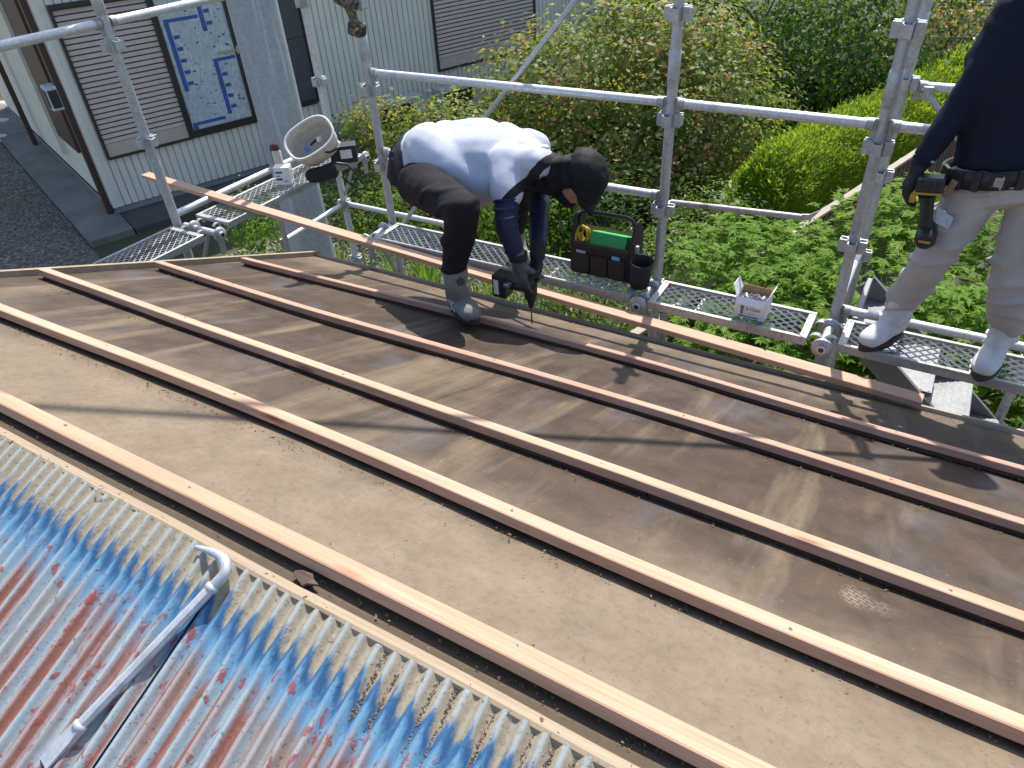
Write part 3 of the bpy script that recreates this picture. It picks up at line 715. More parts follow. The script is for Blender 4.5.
# window with roller shutter, left, and filmed sash
def shutter(u0, u1, z0, z1, parent, cnt):
    r_ = MB(); fr = .035
    hbox(r_, u0-fr, u0, .013, .075, z0-fr, z1); hbox(r_, u0, u1, .013, .075, z0-fr, z0); hbox(r_, u0-fr, u1+fr, .013, .10, z1, z1+.06)
    hbox(r_, u1, u1+fr, .013, .075, z0-fr, z1)
    f = r_.part('shutter_frame', M['bronze'], parent)
    p = MB(); n = cnt; hh = (z1-z0-.2)/n
    hbox(p, u0, u1, .02, .045, z0, z0+.2-.008, bev=.003)
    for i in range(n):
        za = z0+.2+i*hh; zb = za+hh-.020
        p.add([H(u0, .05, za), H(u1, .05, za), H(u1, .036, zb), H(u0, .036, zb)], [(0, 1, 2, 3)])
        p.add([H(u0, .022, za), H(u1, .022, za), H(u1, .05, za), H(u0, .05, za)], [(0, 1, 2, 3)])
    p.part('slats', M['shutter'], f)
    g = MB(); hbox(g, u0, u1, .013, .021, z0+.19, z1); g.part('shadow_gap', M['bronze'], f)
shutter(.20, 1.44, .95, 2.98, house, 25)
def window(u0, u1, z0, z1, parent, filmed):
    f = MB(); w_ = .055
    hbox(f, u0, u1, .013, .07, z0-.11, z0, bev=.004); hbox(f, u0, u1, .013, .07, z1, z1+.07, bev=.004)
    hbox(f, u0, u0+w_, .013, .06, z0, z1); hbox(f, u1-w_, u1, .013, .06, z0, z1)
    o = f.part('window', M['bronze'], parent)
    p = MB(); hbox(p, u0+w_, u1-w_, .014, .03, z0, z1); p.part('pane', M['film'] if filmed else M['pane_grey'], o)
    if filmed:
        U0, U1, Z0, Z1 = u0+w_, u1-w_, z0, z1; W, Hh = U1-U0, Z1-Z0
        pr = MB()
        def fb(a0, a1, c0, c1): hbox(pr, U0+W*a0, U0+W*a1, .0305, .032, Z0+Hh*c0, Z0+Hh*c1)
        for (a0, c0, c1) in ((.06, .30, .80), (.60, .70, 1.0), (.62, .06, .47)):
            fb(a0, a0+.07, c0, c1)
            k = c0+.04
            while k < c1-.06: fb(a0+.08, a0+.17, k, k+.028); k += .085
        fb(.06, .58, .80, .825); fb(.62, .98, .47, .495); fb(.02, .56, .03, .055); fb(.02, .10, .0, .03)
        rng = random.Random(4)
        for _ in range(46):
            a = rng.uniform(.22, .94); c = rng.uniform(.08, .95)
            fb(a, a+rng.uniform(.012, .05), c, c+rng.uniform(.006, .014))
        pr.part('film_print', M['film_blue'], o)
        t = MB(); hbox(t, u1-.33, u1-.02, .062, .075, z0+1.02, z0+1.05); t.part('tape_strip', simple('tan_tape', (.50, .34, .20), .6), o)
        t = MB(); hbox(t, u1-.045, u1+.015, .062, .085, z0+.98, z0+1.09, bev=.003); t.part('latch', M['galv'], o)
window(1.48, 2.60, 1.03, 2.98, house, True)
b = MB(); hbox(b, 2.98, 3.82, .013, .075, .98, 1.06); hbox(b, 3.77, 3.82, .013, .07, 1.06, 3.05); hbox(b, 2.98, 3.03, .013, .07, 1.06, 3.05); o = b.part('door_frame', M['bronze'], house)
b = MB(); hbox(b, 3.03, 3.77, .014, .035, 1.06, 3.05); b.part('door_panel', M['pane_grey'], o)
b = MB(); hbox(b, 3.03, 3.77, .0355, .038, 2.05, 2.065); b.part('panel_joint', M['bronze'], o)
b = MB(); hbox(b, 2.9, 4.1, .015, .55, .45, .56); hbox(b, 2.95, 4.05, .02, .5, .1, .45); b.part('door_step', M['foundation'], house)
shutter(6.42, 8.9, 1.02, 3.0, house, 25)
# side wall of the house
def side(b, n0, n1, s, z0, z1):   # boxes standing proud of the side wall by s, n is distance behind the corner
    hbox(b, -s, 0.0, -n1, -n0, z0, z1)
b = MB(); side(b, .95, 2.3, .05, .85, 4.3); o = b.part('side_window', M['brown_trim'], house)
b = MB(); side(b, 2.4, 2.75, .09, .5, 4.3); b.part('side_trim', M['cream'], house)
b = MB(); side(b, .30, .42, .03, .46, 4.3); b.part('side_batten', M['cream'], house)
b = MB(); hbox(b, -.26, -.10, -.30, -.03, 1.72, 2.05, bev=.012); o = b.part('meter_box', simple('pale_meter_case', (.55, .56, .56), .5), house)
b = MB(); hbox(b, -.274, -.26, -.27, -.06, 1.76, 2.0, bev=.003); hbox(b, -.24, -.12, -.03, -.016, 1.76, 2.0); b.part('meter_glass', M['black_plastic'], o)
b = MB(); hbox(b, -.20, -.11, -5.2, -5.08, .1, 4.6, bev=.004); b.solo('porch_post', M['brown_trim'], 'dark brown porch post standing at the far end of the concrete walk', 'post')
# air conditioner units and ledge
def aircon(u, n, label, sc=1.0):
    r_ = thing('air_conditioner', label, 'air conditioner', tuple(H(u+.4, n, .02)), 'outdoor air conditioner units')
    b = MB(); hbox(b, u, u+.82*sc, n-.15, n+.15, .08, .68*sc, bev=.012); b.part('case', simple('aircon_case%d' % int(u*10), (.50, .51, .50), .5, 0, .06, 8), r_)
    b = MB(); hbox(b, u+.06, u+.60*sc, n+.15, n+.156, .13, .62*sc)
    b.part('grille_back', M['black_plastic'], r_)
    b = MB()
    for k in range(16): hbox(b, u+.06, u+.60*sc, n+.156, n+.166, .14+.03*k*sc, .148+.03*k*sc)
    for k in range(6): hbox(b, u+.10+.09*k, u+.105+.09*k, n+.156, n+.170, .13, .62*sc)
    b.part('grille', M['pane_grey'], r_)
    b = MB()
    for q in (.12, .62): hbox(b, u+q, u+q+.08, n-.16, n+.16, .09, .0)
    b.part('feet', M['black_plastic'], r_)
aircon(4.55, .55, 'pale outdoor unit with a dark grille behind the left pole', 1.25)
aircon(6.0, .5, 'outdoor unit half hidden by leaves under the right shuttered window', 1.2)
b = MB(); hbox(b, 3.75, 3.85, .02, .08, .1, 1.0); b.solo('drain_pipe', M['galv_light'], 'thin pale pipe on the wall below the grey door', 'pipe')
# stepping stones and a white pot on the gravel, far left
for i, (px, py, r1) in enumerate(((6, 104, .22), (3, 122, .24), (2, 138, .2), (16, 91, .16))):
    c = at_z(px, py, .05); bm = bmesh.new(); bmesh.ops.create_uvsphere(bm, u_segments=16, v_segments=8, radius=1); b = MB(); b.addbm(bm, Matrix.Translation(c) @ Matrix.Diagonal((r1*1.5, r1, .06, 1)), 0, True)
    b.solo('stepping_stone', simple('pale_stone%d' % i, (.50, .51, .52), .8), ['farthest pale stepping stone at the left edge of the yard', 'pale stepping stone second along the left edge of the yard', 'nearest pale stepping stone at the left edge of the yard', 'small pale stone set apart beside the dark porch post'][i], 'stone', 'pale stepping stones in the yard')
# ================================================================== vegetation
NR = np.random.default_rng(11)
def leaf_mat(name, stops, trans=.35, rough=.45, spec=.5):
    t = NT(name); g = t.new('ShaderNodeNewGeometry'); n = t.noise(t.coord(), 1.1, 3)
    f = t.math('ADD', t.math('MULTIPLY', g.outputs['Random Per Island'], .62), t.math('MULTIPLY', t.ramp(n, [(.3, 0.0), (.7, 1.0)]), .38))
    k = len(stops); c = t.ramp(f, [(i/(k-1), s) for i, s in enumerate(stops)])
    t.l(c, t.b.inputs['Base Color']); t.b.inputs['Roughness'].default_value = rough; t.b.inputs['Specular IOR Level'].default_value = spec
    tr = t.new('ShaderNodeBsdfTranslucent'); 
    c2 = t.mix(1.0, c, (2.3, 2.1, .9), 'MULTIPLY'); t.l(c2, tr.inputs[0])
    mx = t.new('ShaderNodeMixShader'); mx.inputs[0].default_value = trans; t.l(t.b.outputs[0], mx.inputs[1]); t.l(tr.outputs[0], mx.inputs[2]); t.l(mx.outputs[0], t.out.inputs[0])
    return t.m
M['lf_photinia'] = leaf_mat('photinia_leaves', [(.050, .11, .022), (.08, .15, .03), (.12, .19, .04), (.165, .22, .05), (.21, .225, .065), (.27, .145, .095), (.40, .35, .23)], .45, .5, .25)
M['lf_ever'] = leaf_mat('evergreen_leaves', [(.022, .055, .014), (.036, .08, .018), (.055, .115, .025), (.09, .155, .038)], .42, .55, .18)
M['lf_hedge'] = leaf_mat('hedge_foliage', [(.075, .15, .016), (.135, .225, .024), (.22, .31, .035), (.32, .38, .05)], .38, .6, .15)
M['lf_conifer'] = leaf_mat('shade_conifer_leaves', [(0.046, 0.098, 0.016), (0.078, 0.143, 0.023), (0.130, 0.195, 0.031)], .42, .5)
M['lf_maple'] = leaf_mat('maple_leaves', [(.080, .175, .024), (.125, .235, .034), (.18, .285, .055), (.27, .35, .10)], .5, .6, .15)
M['lf_bush'] = leaf_mat('bright_bush_leaves', [(.055, .13, .015), (.10, .19, .022), (.15, .24, .034)], .45, .55, .2)
M['lf_grass'] = leaf_mat('grass_blades', [(0.052, 0.117, 0.023), (0.104, 0.195, 0.039), (0.182, 0.234, 0.078)], .35, .5)
M['lf_mixed'] = leaf_mat('mixed_leaves', [(0.035, 0.070, 0.020), (0.070, 0.112, 0.028), (0.168, 0.196, 0.063), (0.266, 0.168, 0.098), (0.266, 0.252, 0.126)], .4, .45)
M['bark'] = simple('bark', (.10, .075, .055), .9, 0, .35, 25, .6, 60, (1, 1, .3))
def unit(a): return a/np.maximum(np.linalg.norm(a, axis=1, keepdims=True), 1e-9)
def leaf_mesh(C, N, size, asp=.5, fold=.25, jit=.35, droop=0.0, dirs=None):
    """one folded quad per leaf; C centres, N facing directions"""
    n = len(C); N = unit(N + NR.normal(0, jit, (n, 3)))
    T = NR.normal(0, 1, (n, 3)) if dirs is None else dirs + NR.normal(0, .25, (n, 3))
    T[:, 2] -= droop; T = unit(T - N*(T*N).sum(1, keepdims=True)); B = np.cross(N, T)
    s = (size*NR.uniform(.6, 1.25, n))[:, None]
    v = np.stack([C - T*s*.5, C + B*s*asp*.5 + N*s*fold*.25 - T*s*.05, C + T*s*.5, C - B*s*asp*.5 + N*s*fold*.25 - T*s*.05], 1).reshape(-1, 3)
    return v
def quads(v, name):
    me = bpy.data.meshes.new(name); nq = len(v)//4
    me.vertices.add(len(v)); me.vertices.foreach_set('co', v.astype(np.float32).ravel())
    me.loops.add(nq*4); me.loops.foreach_set('vertex_index', np.arange(nq*4, dtype=np.int32))
    me.polygons.add(nq); me.polygons.foreach_set('loop_start', np.arange(0, nq*4, 4, dtype=np.int32)); me.polygons.foreach_set('loop_total', np.full(nq, 4, dtype=np.int32))
    me.update(calc_edges=True); me.validate(); return me
def crown(blobs, nclump, per, sig, size, asp=.5, up=.5, shell=.55, **kw):
    """leaf clumps spread through ellipsoids, uneven outline with gaps"""
    vol = np.array([b[1][0]*b[1][1]*b[1][2] for b in blobs])**.67; pr = vol/vol.sum(); out = []; cl = []
    for c, rad in [blobs[i] for i in NR.choice(len(blobs), nclump, p=pr)]:
        d = unit(NR.normal(0, 1, (1, 3)))[0]; r = (shell + (1-shell)*NR.uniform(0, 1)**.6)*NR.uniform(.86, 1.12)
        cc = np.array(c) + d*r*np.array(rad); 
        if cc[2] < .05: continue
        k = max(4, int(per*NR.uniform(.4, 1.6))); s = sig*NR.uniform(.6, 1.4)
        P = cc + NR.normal(0, 1, (k, 3))*s*np.array([1, 1, .65]); nn = np.tile(d*.6 + np.array([0, 0, up]), (k, 1)) + (P-cc)/s*.35
        out.append(leaf_mesh(P, nn, size, asp, **kw)); cl.append(cc)
    return np.concatenate(out), cl
def limbs(base, trunk_h, r, targets, seed, forks=3):
    b = MB(); rng = random.Random(seed); base = Vector(base)
    for f in range(forks):
        a = 2*math.pi*f/forks + rng.uniform(-.4, .4); top = base + Vector((math.cos(a)*trunk_h*.35, math.sin(a)*trunk_h*.35, trunk_h))
        mid = base.lerp(top, .5) + Vector((rng.uniform(-.1, .1), rng.uniform(-.1, .1), 0))
        b.tube([base+Vector((math.cos(a)*r*.6, math.sin(a)*r*.6, -.05)), mid, top], [r, r*.75, r*.5], 8)
        near = sorted(targets, key=lambda t: (Vector(t)-top).length)
        for t in near[:len(near)//forks][::max(1, len(near)//(forks*12))]:
            t = Vector(t); m_ = top.lerp(t, .5) + Vector((rng.uniform(-.1, .1), rng.uniform(-.1, .1), rng.uniform(0, .15)))
            b.tube([top, m_, t], [r*.34, r*.2, r*.07], 5, caps=False)
    return b
def plant(name, label, cat, base, blobs, nclump, per, sig, size, mat, group=None, trunk=(.8, .05), part='crown', seed=1, forks=3, **kw):
    r_ = thing(name, label, cat, base, group)
    v, cl = crown(blobs, nclump, per, sig, size, **kw); link(part, quads(v, part), mat, r_)
    limbs(base, trunk[0], trunk[1], cl, seed, forks).part('trunk' if 'tree' in name else 'stem', M['bark'], r_)
    return r_
# big red-tipped shrub in front of the house
plant('flowering_shrub', 'large loose shrub with red-tipped olive leaves in front of the house', 'shrub', (-4.2, 10.0, 0),
      [((-4.2, 10.0, 1.25), (2.1, 1.35, 1.45)), ((-5.3, 9.8, 1.1), (1.3, 1.1, 1.25)), ((-2.9, 10.2, 1.1), (1.2, 1.1, 1.2)), ((-4.1, 9.4, .7), (2.0, 1.0, .8)), ((-3.7, 10.3, 2.2), (1.3, .9, .6))],
      1750, 19, .15, .09, M['lf_photinia'], trunk=(.9, .07), seed=2, asp=.6, up=.8, shell=.6)
plant('flowering_shrub', 'low red-tipped shrub spreading in front of the air conditioner', 'shrub', (-6.6, 8.5, 0),
      [((-6.3, 8.6, .95), (1.1, .7, .65)), ((-7.3, 8.3, 1.0), (.8, .5, .6)), ((-5.6, 8.3, .6), (.9, .7, .55))], 560, 15, .13, .09, M['lf_photinia'], trunk=(.5, .04), seed=3, asp=.55, up=.65)
plant('garden_shrub', 'leafy green shrub under the rails left of the bending worker', 'shrub', (-5.7, 7.3, 0),
      [((-5.8, 7.3, .45), (.9, .6, .5)), ((-6.5, 7.0, .35), (.7, .5, .4)), ((-4.6, 7.4, .45), (.9, .5, .5))], 260, 15, .12, .075, M['lf_bush'], trunk=(.4, .03), seed=4, asp=.5)
plant('garden_shrub', 'dark green shrub in the shade behind the tool tote', 'shrub', (-3.3, 7.8, 0),
      [((-3.3, 7.9, .55), (1.0, .7, .65)), ((-4.1, 8.3, .5), (.8, .6, .55))], 240, 16, .13, .08, M['lf_ever'], trunk=(.4, .03), seed=5)
# evergreens behind
for i, (bx, by, rx, rz, n, mt, lab) in enumerate([
    (-1.9, 13.6, 1.5, 1.7, 420, 'lf_ever', 'dense dark evergreen tree left of the close pair of poles'),
    (-.2, 16.2, 1.4, 1.6, 260, 'lf_mixed', 'mixed red and green tree above the far end of the hedge'),
    (-3.6, 16.0, 1.7, 2.0, 300, 'lf_ever', 'dark evergreen tree rising behind the red-tipped shrub'),
    (2.2, 17.5, 1.9, 2.2, 260, 'lf_ever', 'dark tree behind the standing worker\'s shoulder'),
    (-1.2, 20.5, 2.4, 2.5, 300, 'lf_ever', 'distant evergreen tree at the top right of the garden'),
    (-6.2, 17.5, 1.6, 2.4, 240, 'lf_mixed', 'mixed leafy tree beyond the right end of the house')]):
    plant('garden_tree', lab, 'tree', (bx, by, 0), [((bx, by, rz*.95), (rx, rx, rz)), ((bx-.5*rx, by-.4*rx, rz*.55), (rx*.7, rx*.7, rz*.55)), ((bx+.55*rx, by-.3*rx, rz*.6), (rx*.7, rx*.7, rz*.6))],
          n, 20, .22, .12, M[mt], 'trees at the back of the garden', trunk=(rz*.6, .09), seed=10+i)
# clipped conifer hedge
def hedge():
    A = np.array([-1.72, 8.3]); B = np.array([.30, 14.8]); d = (B-A)/np.linalg.norm(B-A); s = np.array([d[1], -d[0]]); L = np.linalg.norm(B-A)
    r_ = thing('hedge', 'long clipped conifer hedge with a bright yellow-green sunlit top', 'hedge', ((A[0]+B[0])/2, (A[1]+B[1])/2, 0))
    Hh, W = 1.42, .46
    b = MB(); vs_ = []; n = 40
    for i in range(n+1):
        c = A + d*L*i/n
        for k in range(12):
            a = math.pi*k/11; wob = .08*mnoise.noise((i*.7, k*.9, 1))
            ww = (W-.13+wob); vs_.append((c[0]+s[0]*math.cos(a)*ww, c[1]+s[1]*math.cos(a)*ww, (Hh-.16+wob)*min(1, math.sin(a)**.45)))
    b.add(vs_, [(i*12+k, i*12+k+1, (i+1)*12+k+1, (i+1)*12+k) for i in range(n) for k in range(11)]); b.add(vs_[:12], [tuple(range(12))]); b.add(vs_[-12:], [tuple(range(12))])
    b.part('inner_growth', M['lf_hedge'], r_)
    N_ = 30000; u = NR.uniform(-.03, L, N_)**1.0; u = L*(NR.uniform(0, 1, N_)**1.25); a = np.pi*NR.uniform(0, 1, N_)
    ca, sa = np.cos(a), np.sin(a)**.45
    nz = np.array([mnoise.noise((x*1.6, y*1.3, 4)) for x, y in zip(u, a*2)])
    rr = 1 + .10*nz + NR.normal(0, .035, N_); cap = np.minimum(1, np.sqrt(np.clip(u, 0.0, .35)/.35)*.5+.55)
    P = np.stack([A[0]+d[0]*u+s[0]*ca*W*rr*cap, A[1]+d[1]*u+s[1]*ca*W*rr*cap, np.clip(Hh*sa*rr*(.85+.15*cap), .02, None)], 1)
    Nn = np.stack([s[0]*ca, s[1]*ca, np.sin(a)*.9], 1)
    ne = 3200; ae = np.pi*NR.uniform(0, 1, ne); re_ = np.sqrt(NR.uniform(0, 1, ne)); so = NR.normal(-.02, .05, ne)   # the near end of the row
    Pe = np.stack([A[0]+d[0]*so+s[0]*np.cos(ae)*W*re_, A[1]+d[1]*so+s[1]*np.cos(ae)*W*re_, np.clip(Hh*.97*np.sin(ae)**.45*re_, .02, None)], 1)
    P = np.concatenate([P, Pe]); Nn = np.concatenate([Nn, np.tile(np.array([-d[0], -d[1], .3]), (ne, 1))]); N_ += ne
    D = Nn*.7 + np.array([0, 0, .65])
    v = leaf_mesh(P, NR.normal(0, 1, (N_, 3)), .078, .26, .2, .6, dirs=D); link('foliage', quads(v, 'foliage'), M['lf_hedge'], r_)
hedge()
plant('garden_shrub', 'low feathery conifer shrub at the near end of the hedge behind the tool tote', 'shrub', (-2.7, 5.7, 0),
      [((-2.7, 5.7, .55), (.75, .6, .55)), ((-2.3, 6.6, .65), (.6, .7, .6)), ((-2.0, 7.5, .7), (.55, .6, .65)), ((-3.3, 5.5, .4), (.6, .5, .4)), ((-2.2, 5.2, .4), (.5, .5, .4))], 560, 18, .10, .075, M['lf_conifer'], trunk=(.35, .03), seed=6, asp=.28)
# lace-leaf maple under the right platforms: drooping fans of narrow leaflets
def maple():
    r_ = thing('maple_tree', 'spreading bright green lace-leaf maple below the right platforms', 'tree', (.4, 5.4, 0))
    blobs = [((.2, 5.7, 1.45), (1.5, .9, .5)), ((-.75, 5.2, 1.25), (.75, .6, .42)), ((-.5, 4.75, .95), (.8, .45, .4)), ((.6, 4.9, 1.25), (.9, .5, .42)), ((1.7, 5.6, 1.6), (1.0, .9, .55)), ((1.0, 4.6, .9), (1.0, .4, .4)), ((.6, 6.4, 1.75), (1.2, .6, .4)), ((.75, 5.1, 1.55), (.8, .55, .35)), ((1.5, 5.0, 1.3), (.9, .5, .4)), ((.1, 5.0, 1.4), (.8, .5, .3)), ((-1.15, 5.6, 1.5), (.6, .6, .32)), ((-1.25, 4.9, 1.2), (.5, .5, .35))]
    C = []; Nn = []; D = []; cl = []
    rad = np.array([b[1][0]*b[1][1] for b in blobs]); pr = rad/rad.sum()
    for i in NR.choice(len(blobs), 1500, p=pr):
        c, r = np.array(blobs[i][0]), np.array(blobs[i][1])
        d = NR.normal(0, 1, 3); d[2] = abs(d[2])*.9 - .15; d = d/np.linalg.norm(d)
        cc = c + d*r*(.55+.5*NR.uniform(0, 1)); cl.append(cc)
        for _ in range(5):
            lc = cc + NR.normal(0, 1, 3)*np.array([.10, .10, .035]); out = np.array([d[0], d[1], 0]) + NR.normal(0, .5, 3)*np.array([1, 1, .2]); out /= np.linalg.norm(out)
            sd_ = np.array([-out[1], out[0], 0])
            for k in range(7):
                an = (k-3)*.38; dv = out*math.cos(an) + sd_*math.sin(an) + np.array([0, 0, -.35]); dv /= np.linalg.norm(dv)
                ln = .085*(1-.09*abs(k-3)); C.append(lc+dv*ln*.55); D.append(dv); Nn.append([NR.normal(0, .25), NR.normal(0, .25), 1])
    v = leaf_mesh(np.array(C), np.array(Nn), .092, .27, .15, .15, dirs=np.array(D)); link('crown', quads(v, 'crown'), M['lf_maple'], r_)
    limbs((.4, 5.4, 0), .75, .06, cl, 8, 4).part('trunk', M['bark'], r_)
maple()
plant('round_bush', 'small round bright green bush left of the utility pole base', 'bush', (-6.45, 5.0, 0), [((-6.45, 5.0, .85), (.45, .45, .80))], 240, 16, .07, .05, M['lf_bush'], trunk=(.35, .025), seed=9, shell=.7)
plant('garden_shrub', 'patchy ground shrub behind the utility pole base', 'shrub', (-7.2, 7.2, 0), [((-7.2, 7.2, .35), (.7, .6, .4))], 100, 14, .12, .07, M['lf_ever'], trunk=(.3, .02), seed=12)
# iris clumps between the eave and the platforms
def blades(c, n, h, spread, b):
    for _ in range(n):
        a = random.uniform(0, 2*math.pi); o = Vector(c) + Vector((math.cos(a), math.sin(a), 0))*random.uniform(0, spread); ln = h*random.uniform(.55, 1.1); w_ = random.uniform(.013, .024)
        d = Vector((math.cos(a), math.sin(a), 0)); s = Vector((-d.y, d.x, 0)); lean = random.uniform(.12, .55); pts = []
        for k in range(6):
            t = k/5; pts.append(o + Vector((0, 0, 1))*ln*t*(1-.25*lean*t) + d*lean*ln*t*t)
        vs_ = []
        for k, p in enumerate(pts):
            ww = w_*(1-(k/5)**2.2)+.001; vs_ += [p-s*ww, p+s*ww+d*.002]
        b.add(vs_, [(2*k, 2*k+1, 2*k+3, 2*k+2) for k in range(5)])
iris_at = [(338, 262), (366, 272), (392, 268), (405, 284), (428, 282), (436, 298), (455, 292), (478, 300), (492, 288), (352, 280), (378, 292), (512, 300), (548, 300), (575, 305), (600, 318), (420, 262), (560, 285)]
wh = ['just right of the roof corner', 'second from the roof corner', 'third from the roof corner', 'under the platform left of the boot', 'behind the gray boot', 'hidden low beside the gray boot', 'under the boot and the board', 'right of the gray boot', 'behind the gray boot near the platform edge', 'low by the roof corner', 'low beneath the board', 'left of the drill', 'right of the drill', 'under the middle of the board', 'left of the bracket wedge', 'far back beneath the platform edge', 'behind the drill']
for i, ((px, py), t_) in enumerate(zip(iris_at, wh)):
    c = at_z(px, py, .25); c.z = 0; b = MB(); blades(c, 26, .62, .16, b)
    solo('iris_clump', b.mesh('iris', fix=False), M['lf_grass'], 'clump of sword-shaped leaves %s' % t_, 'plant', 'iris clumps beyond the eave')
def grass():
    b = MB(); rng = random.Random(2)
    for _ in range(5200):
        y = rng.uniform(3.2, 9.5); x = rng.uniform(-.95*y, .12*y); h = rng.uniform(.05, .2)
        if mnoise.noise((x*.7, y*.7, 3)) < -.12: continue
        a = rng.uniform(0, 6.28); d = Vector((math.cos(a), math.sin(a), 0)); s = Vector((-d.y, d.x, 0))*.006; o = Vector((x, y, 0))
        b.add([o-s, o+s, o+Vector((0, 0, h))+d*h*.5], [(0, 1, 2)])
    return b.mesh('grass', fix=False)
prop(link('grass', grass(), M['lf_grass']), 'short grass and weeds on the garden ground', 'grass', kind='stuff')
# slatted fence with a pale top rail
def fence():
    A = Vector((-1.78, 3.9, 0)); B = Vector((.45, 11.6, 0)); d = (B-A).normalized(); s = Vector((d.y, -d.x, 0)); L = (B-A).length
    rot = Matrix((d, -s, Vector((0, 0, 1)))).transposed()
    r_ = thing('slat_fence', 'brown slatted fence with a pale flat top rail beside the maple', 'fence', A.lerp(B, .5))
    b = MB(); n = int(L/.115)
    for i in range(n): b.box(A+d*(.06+i*.115)+Vector((0, 0, .69)), (.075, .018, 1.30), rot)
    for z in (.3, 1.05): b.box(A+d*L/2+s*-.025+Vector((0, 0, z)), (L, .03, .06), rot)
    b.part('slat_panel', simple('brown_slats', (.105, .062, .040), .8, 0, .3, 12, .3), r_)
    b = MB(); b.bbox(A+d*L/2+Vector((0, 0, 1.365)), (L, .075, .030), .004, rot); b.part('top_rail', simple('pale_rail_wood', (.30, .255, .20), .7, 0, .15, 12), r_)
    k = 0
    while k*1.8 < L:
        p = MB(); p.bbox(A+d*(k*1.8+.03)-s*.07+Vector((0, 0, .66)), (.07, .07, 1.32), .004, rot); p.part('post', simple('fence_post%d' % k, (.12, .075, .05), .8, 0, .3, 12), r_); k += 1
fence()
# ================================================================== people
def V(*a): return Vector(a)
def ell(p, r, rot=None, seg=14):
    """points of an ellipsoid"""
    r = r if isinstance(r, (tuple, list)) else (r, r, r); out = []
    for i in range(1, 8):
        th = math.pi*i/8
        for k in range(seg):
            a = 2*math.pi*k/seg; v = Vector((math.sin(th)*math.cos(a)*r[0], math.sin(th)*math.sin(a)*r[1], math.cos(th)*r[2])); out.append(v)
    out += [Vector((0, 0, r[2])), Vector((0, 0, -r[2]))]
    if rot is not None: out = [rot @ v for v in out]
    return [v+Vector(p) for v in out]
def frame(x, z):
    """rotation whose z follows z and whose x leans to x"""
    z = Vector(z).normalized(); x = Vector(x); x = (x-z*x.dot(z)).normalized(); y = z.cross(x); return Matrix((x, y, z)).transposed()
def grow(chains, voxel=.012, smooth=6, disp=None, name='m'):
    """one continuous skin over chains of ellipsoids: chain = [(point, radius or radii[, rot]), ...]"""
    bm = bmesh.new()
    for ch in chains:
        segs = list(zip(ch[:-1], ch[1:])) if len(ch) > 1 else [(ch[0], ch[0])]
        for a, b_ in segs:
            pts = ell(a[0], a[1], a[2] if len(a) > 2 else None) + (ell(b_[0], b_[1], b_[2] if len(b_) > 2 else None) if a is not b_ else [])
            vs_ = [bm.verts.new(p) for p in pts]; res = bmesh.ops.convex_hull(bm, input=vs_)
            bad = list({g for g in res['geom_interior']+res['geom_unused'] if isinstance(g, bmesh.types.BMVert)}); bmesh.ops.delete(bm, geom=bad, context='VERTS')
    me = bpy.data.meshes.new(name); bm.to_mesh(me); bm.free()
    o = bpy.data.objects.new('tmp', me); COL.objects.link(o)
    md = o.modifiers.new('r', 'REMESH'); md.mode = 'VOXEL'; md.voxel_size = voxel
    if smooth:
        s = o.modifiers.new('s', 'SMOOTH'); s.iterations = smooth; s.factor = .5
    dg = bpy.context.evaluated_depsgraph_get(); out = bpy.data.meshes.new_from_object(o.evaluated_get(dg))
    bpy.data.objects.remove(o); bpy.data.meshes.remove(me); out.name = name
    if disp:
        nn = [v.normal.copy() for v in out.vertices]
        for v, n in zip(out.vertices, nn): v.co += n*disp(v.co)
    out.update(); return out
def paint(me, fn):
    for p in me.polygons: p.material_index = fn(p.center, p.normal)
def folds(amp, dirv, freq, amp2=.004, seed=0.0):
    """cloth creases running across dirv plus soft lumps"""
    d = Vector(dirv).normalized()
    def f(c):
        w_ = mnoise.noise(c*7+Vector((seed, 0, 0)))*2.2
        s = math.sin(c.dot(d)*freq + w_*1.6); s = max(0, s)**2
        return amp*s*max(0, .25+mnoise.noise(c*5+Vector((3, seed, 1)))*1.6) + amp2*mnoise.noise(c*14+Vector((seed, 2, 2)))
    return f
def cloth(name, col, rough=.85, bump=.25):
    t = NT(name); v = t.coord(); a = t.noise(v, 7, 5); b = t.noise(v, 260, 2)
    c = t.mix(t.ramp(a, [(.3, 0.0), (.72, 1.0)]), [x*.86 for x in col], [min(1, x*1.08) for x in col]); t.bump(t.math('ADD', t.noise(v, 34, 5, .6), t.math('MULTIPLY', b, .3)), bump, .006)
    t.b.inputs['Specular IOR Level'].default_value = .25; return t.done(c, rough)
M['shirt_white'] = cloth('white_polo_cloth', (.70, .73, .80)); M['shirt_black'] = cloth('black_polo_cloth', (.010, .0105, .0125)); M['navy'] = cloth('navy_jersey', (.010, .0125, .027)); M['navy_sleeve'] = cloth('navy_undershirt', (.016, .020, .050), .5)
M['trouser_dark'] = cloth('charcoal_trousers', (.0125, .0115, .0135)); M['trouser_pale'] = cloth('pale_work_trousers', (.43, .40, .362)); M['cap'] = cloth('black_cap_cloth', (.009, .010, .0125), .7)
M['skin'] = simple('skin', (.36, .19, .125), .5, 0, .1, 25); M['boot_grey'] = simple('grey_suede_boot', (.20, .20, .185), .8, 0, .2, 40, .2, 200); M['boot_white'] = simple('dusty_white_boot', (.58, .57, .56), .75, 0, .12, 25, .15, 120)
M['sole'] = simple('dark_sole', (.035, .032, .03), .8, 0, .2, 40); M['glove_grey'] = simple('grey_black_glove', (.085, .088, .098), .7, 0, .3, 30, .3, 250); M['glove_black'] = simple('black_glove', (.008, .0085, .011), .75, 0, .3, 60, .3, 250)
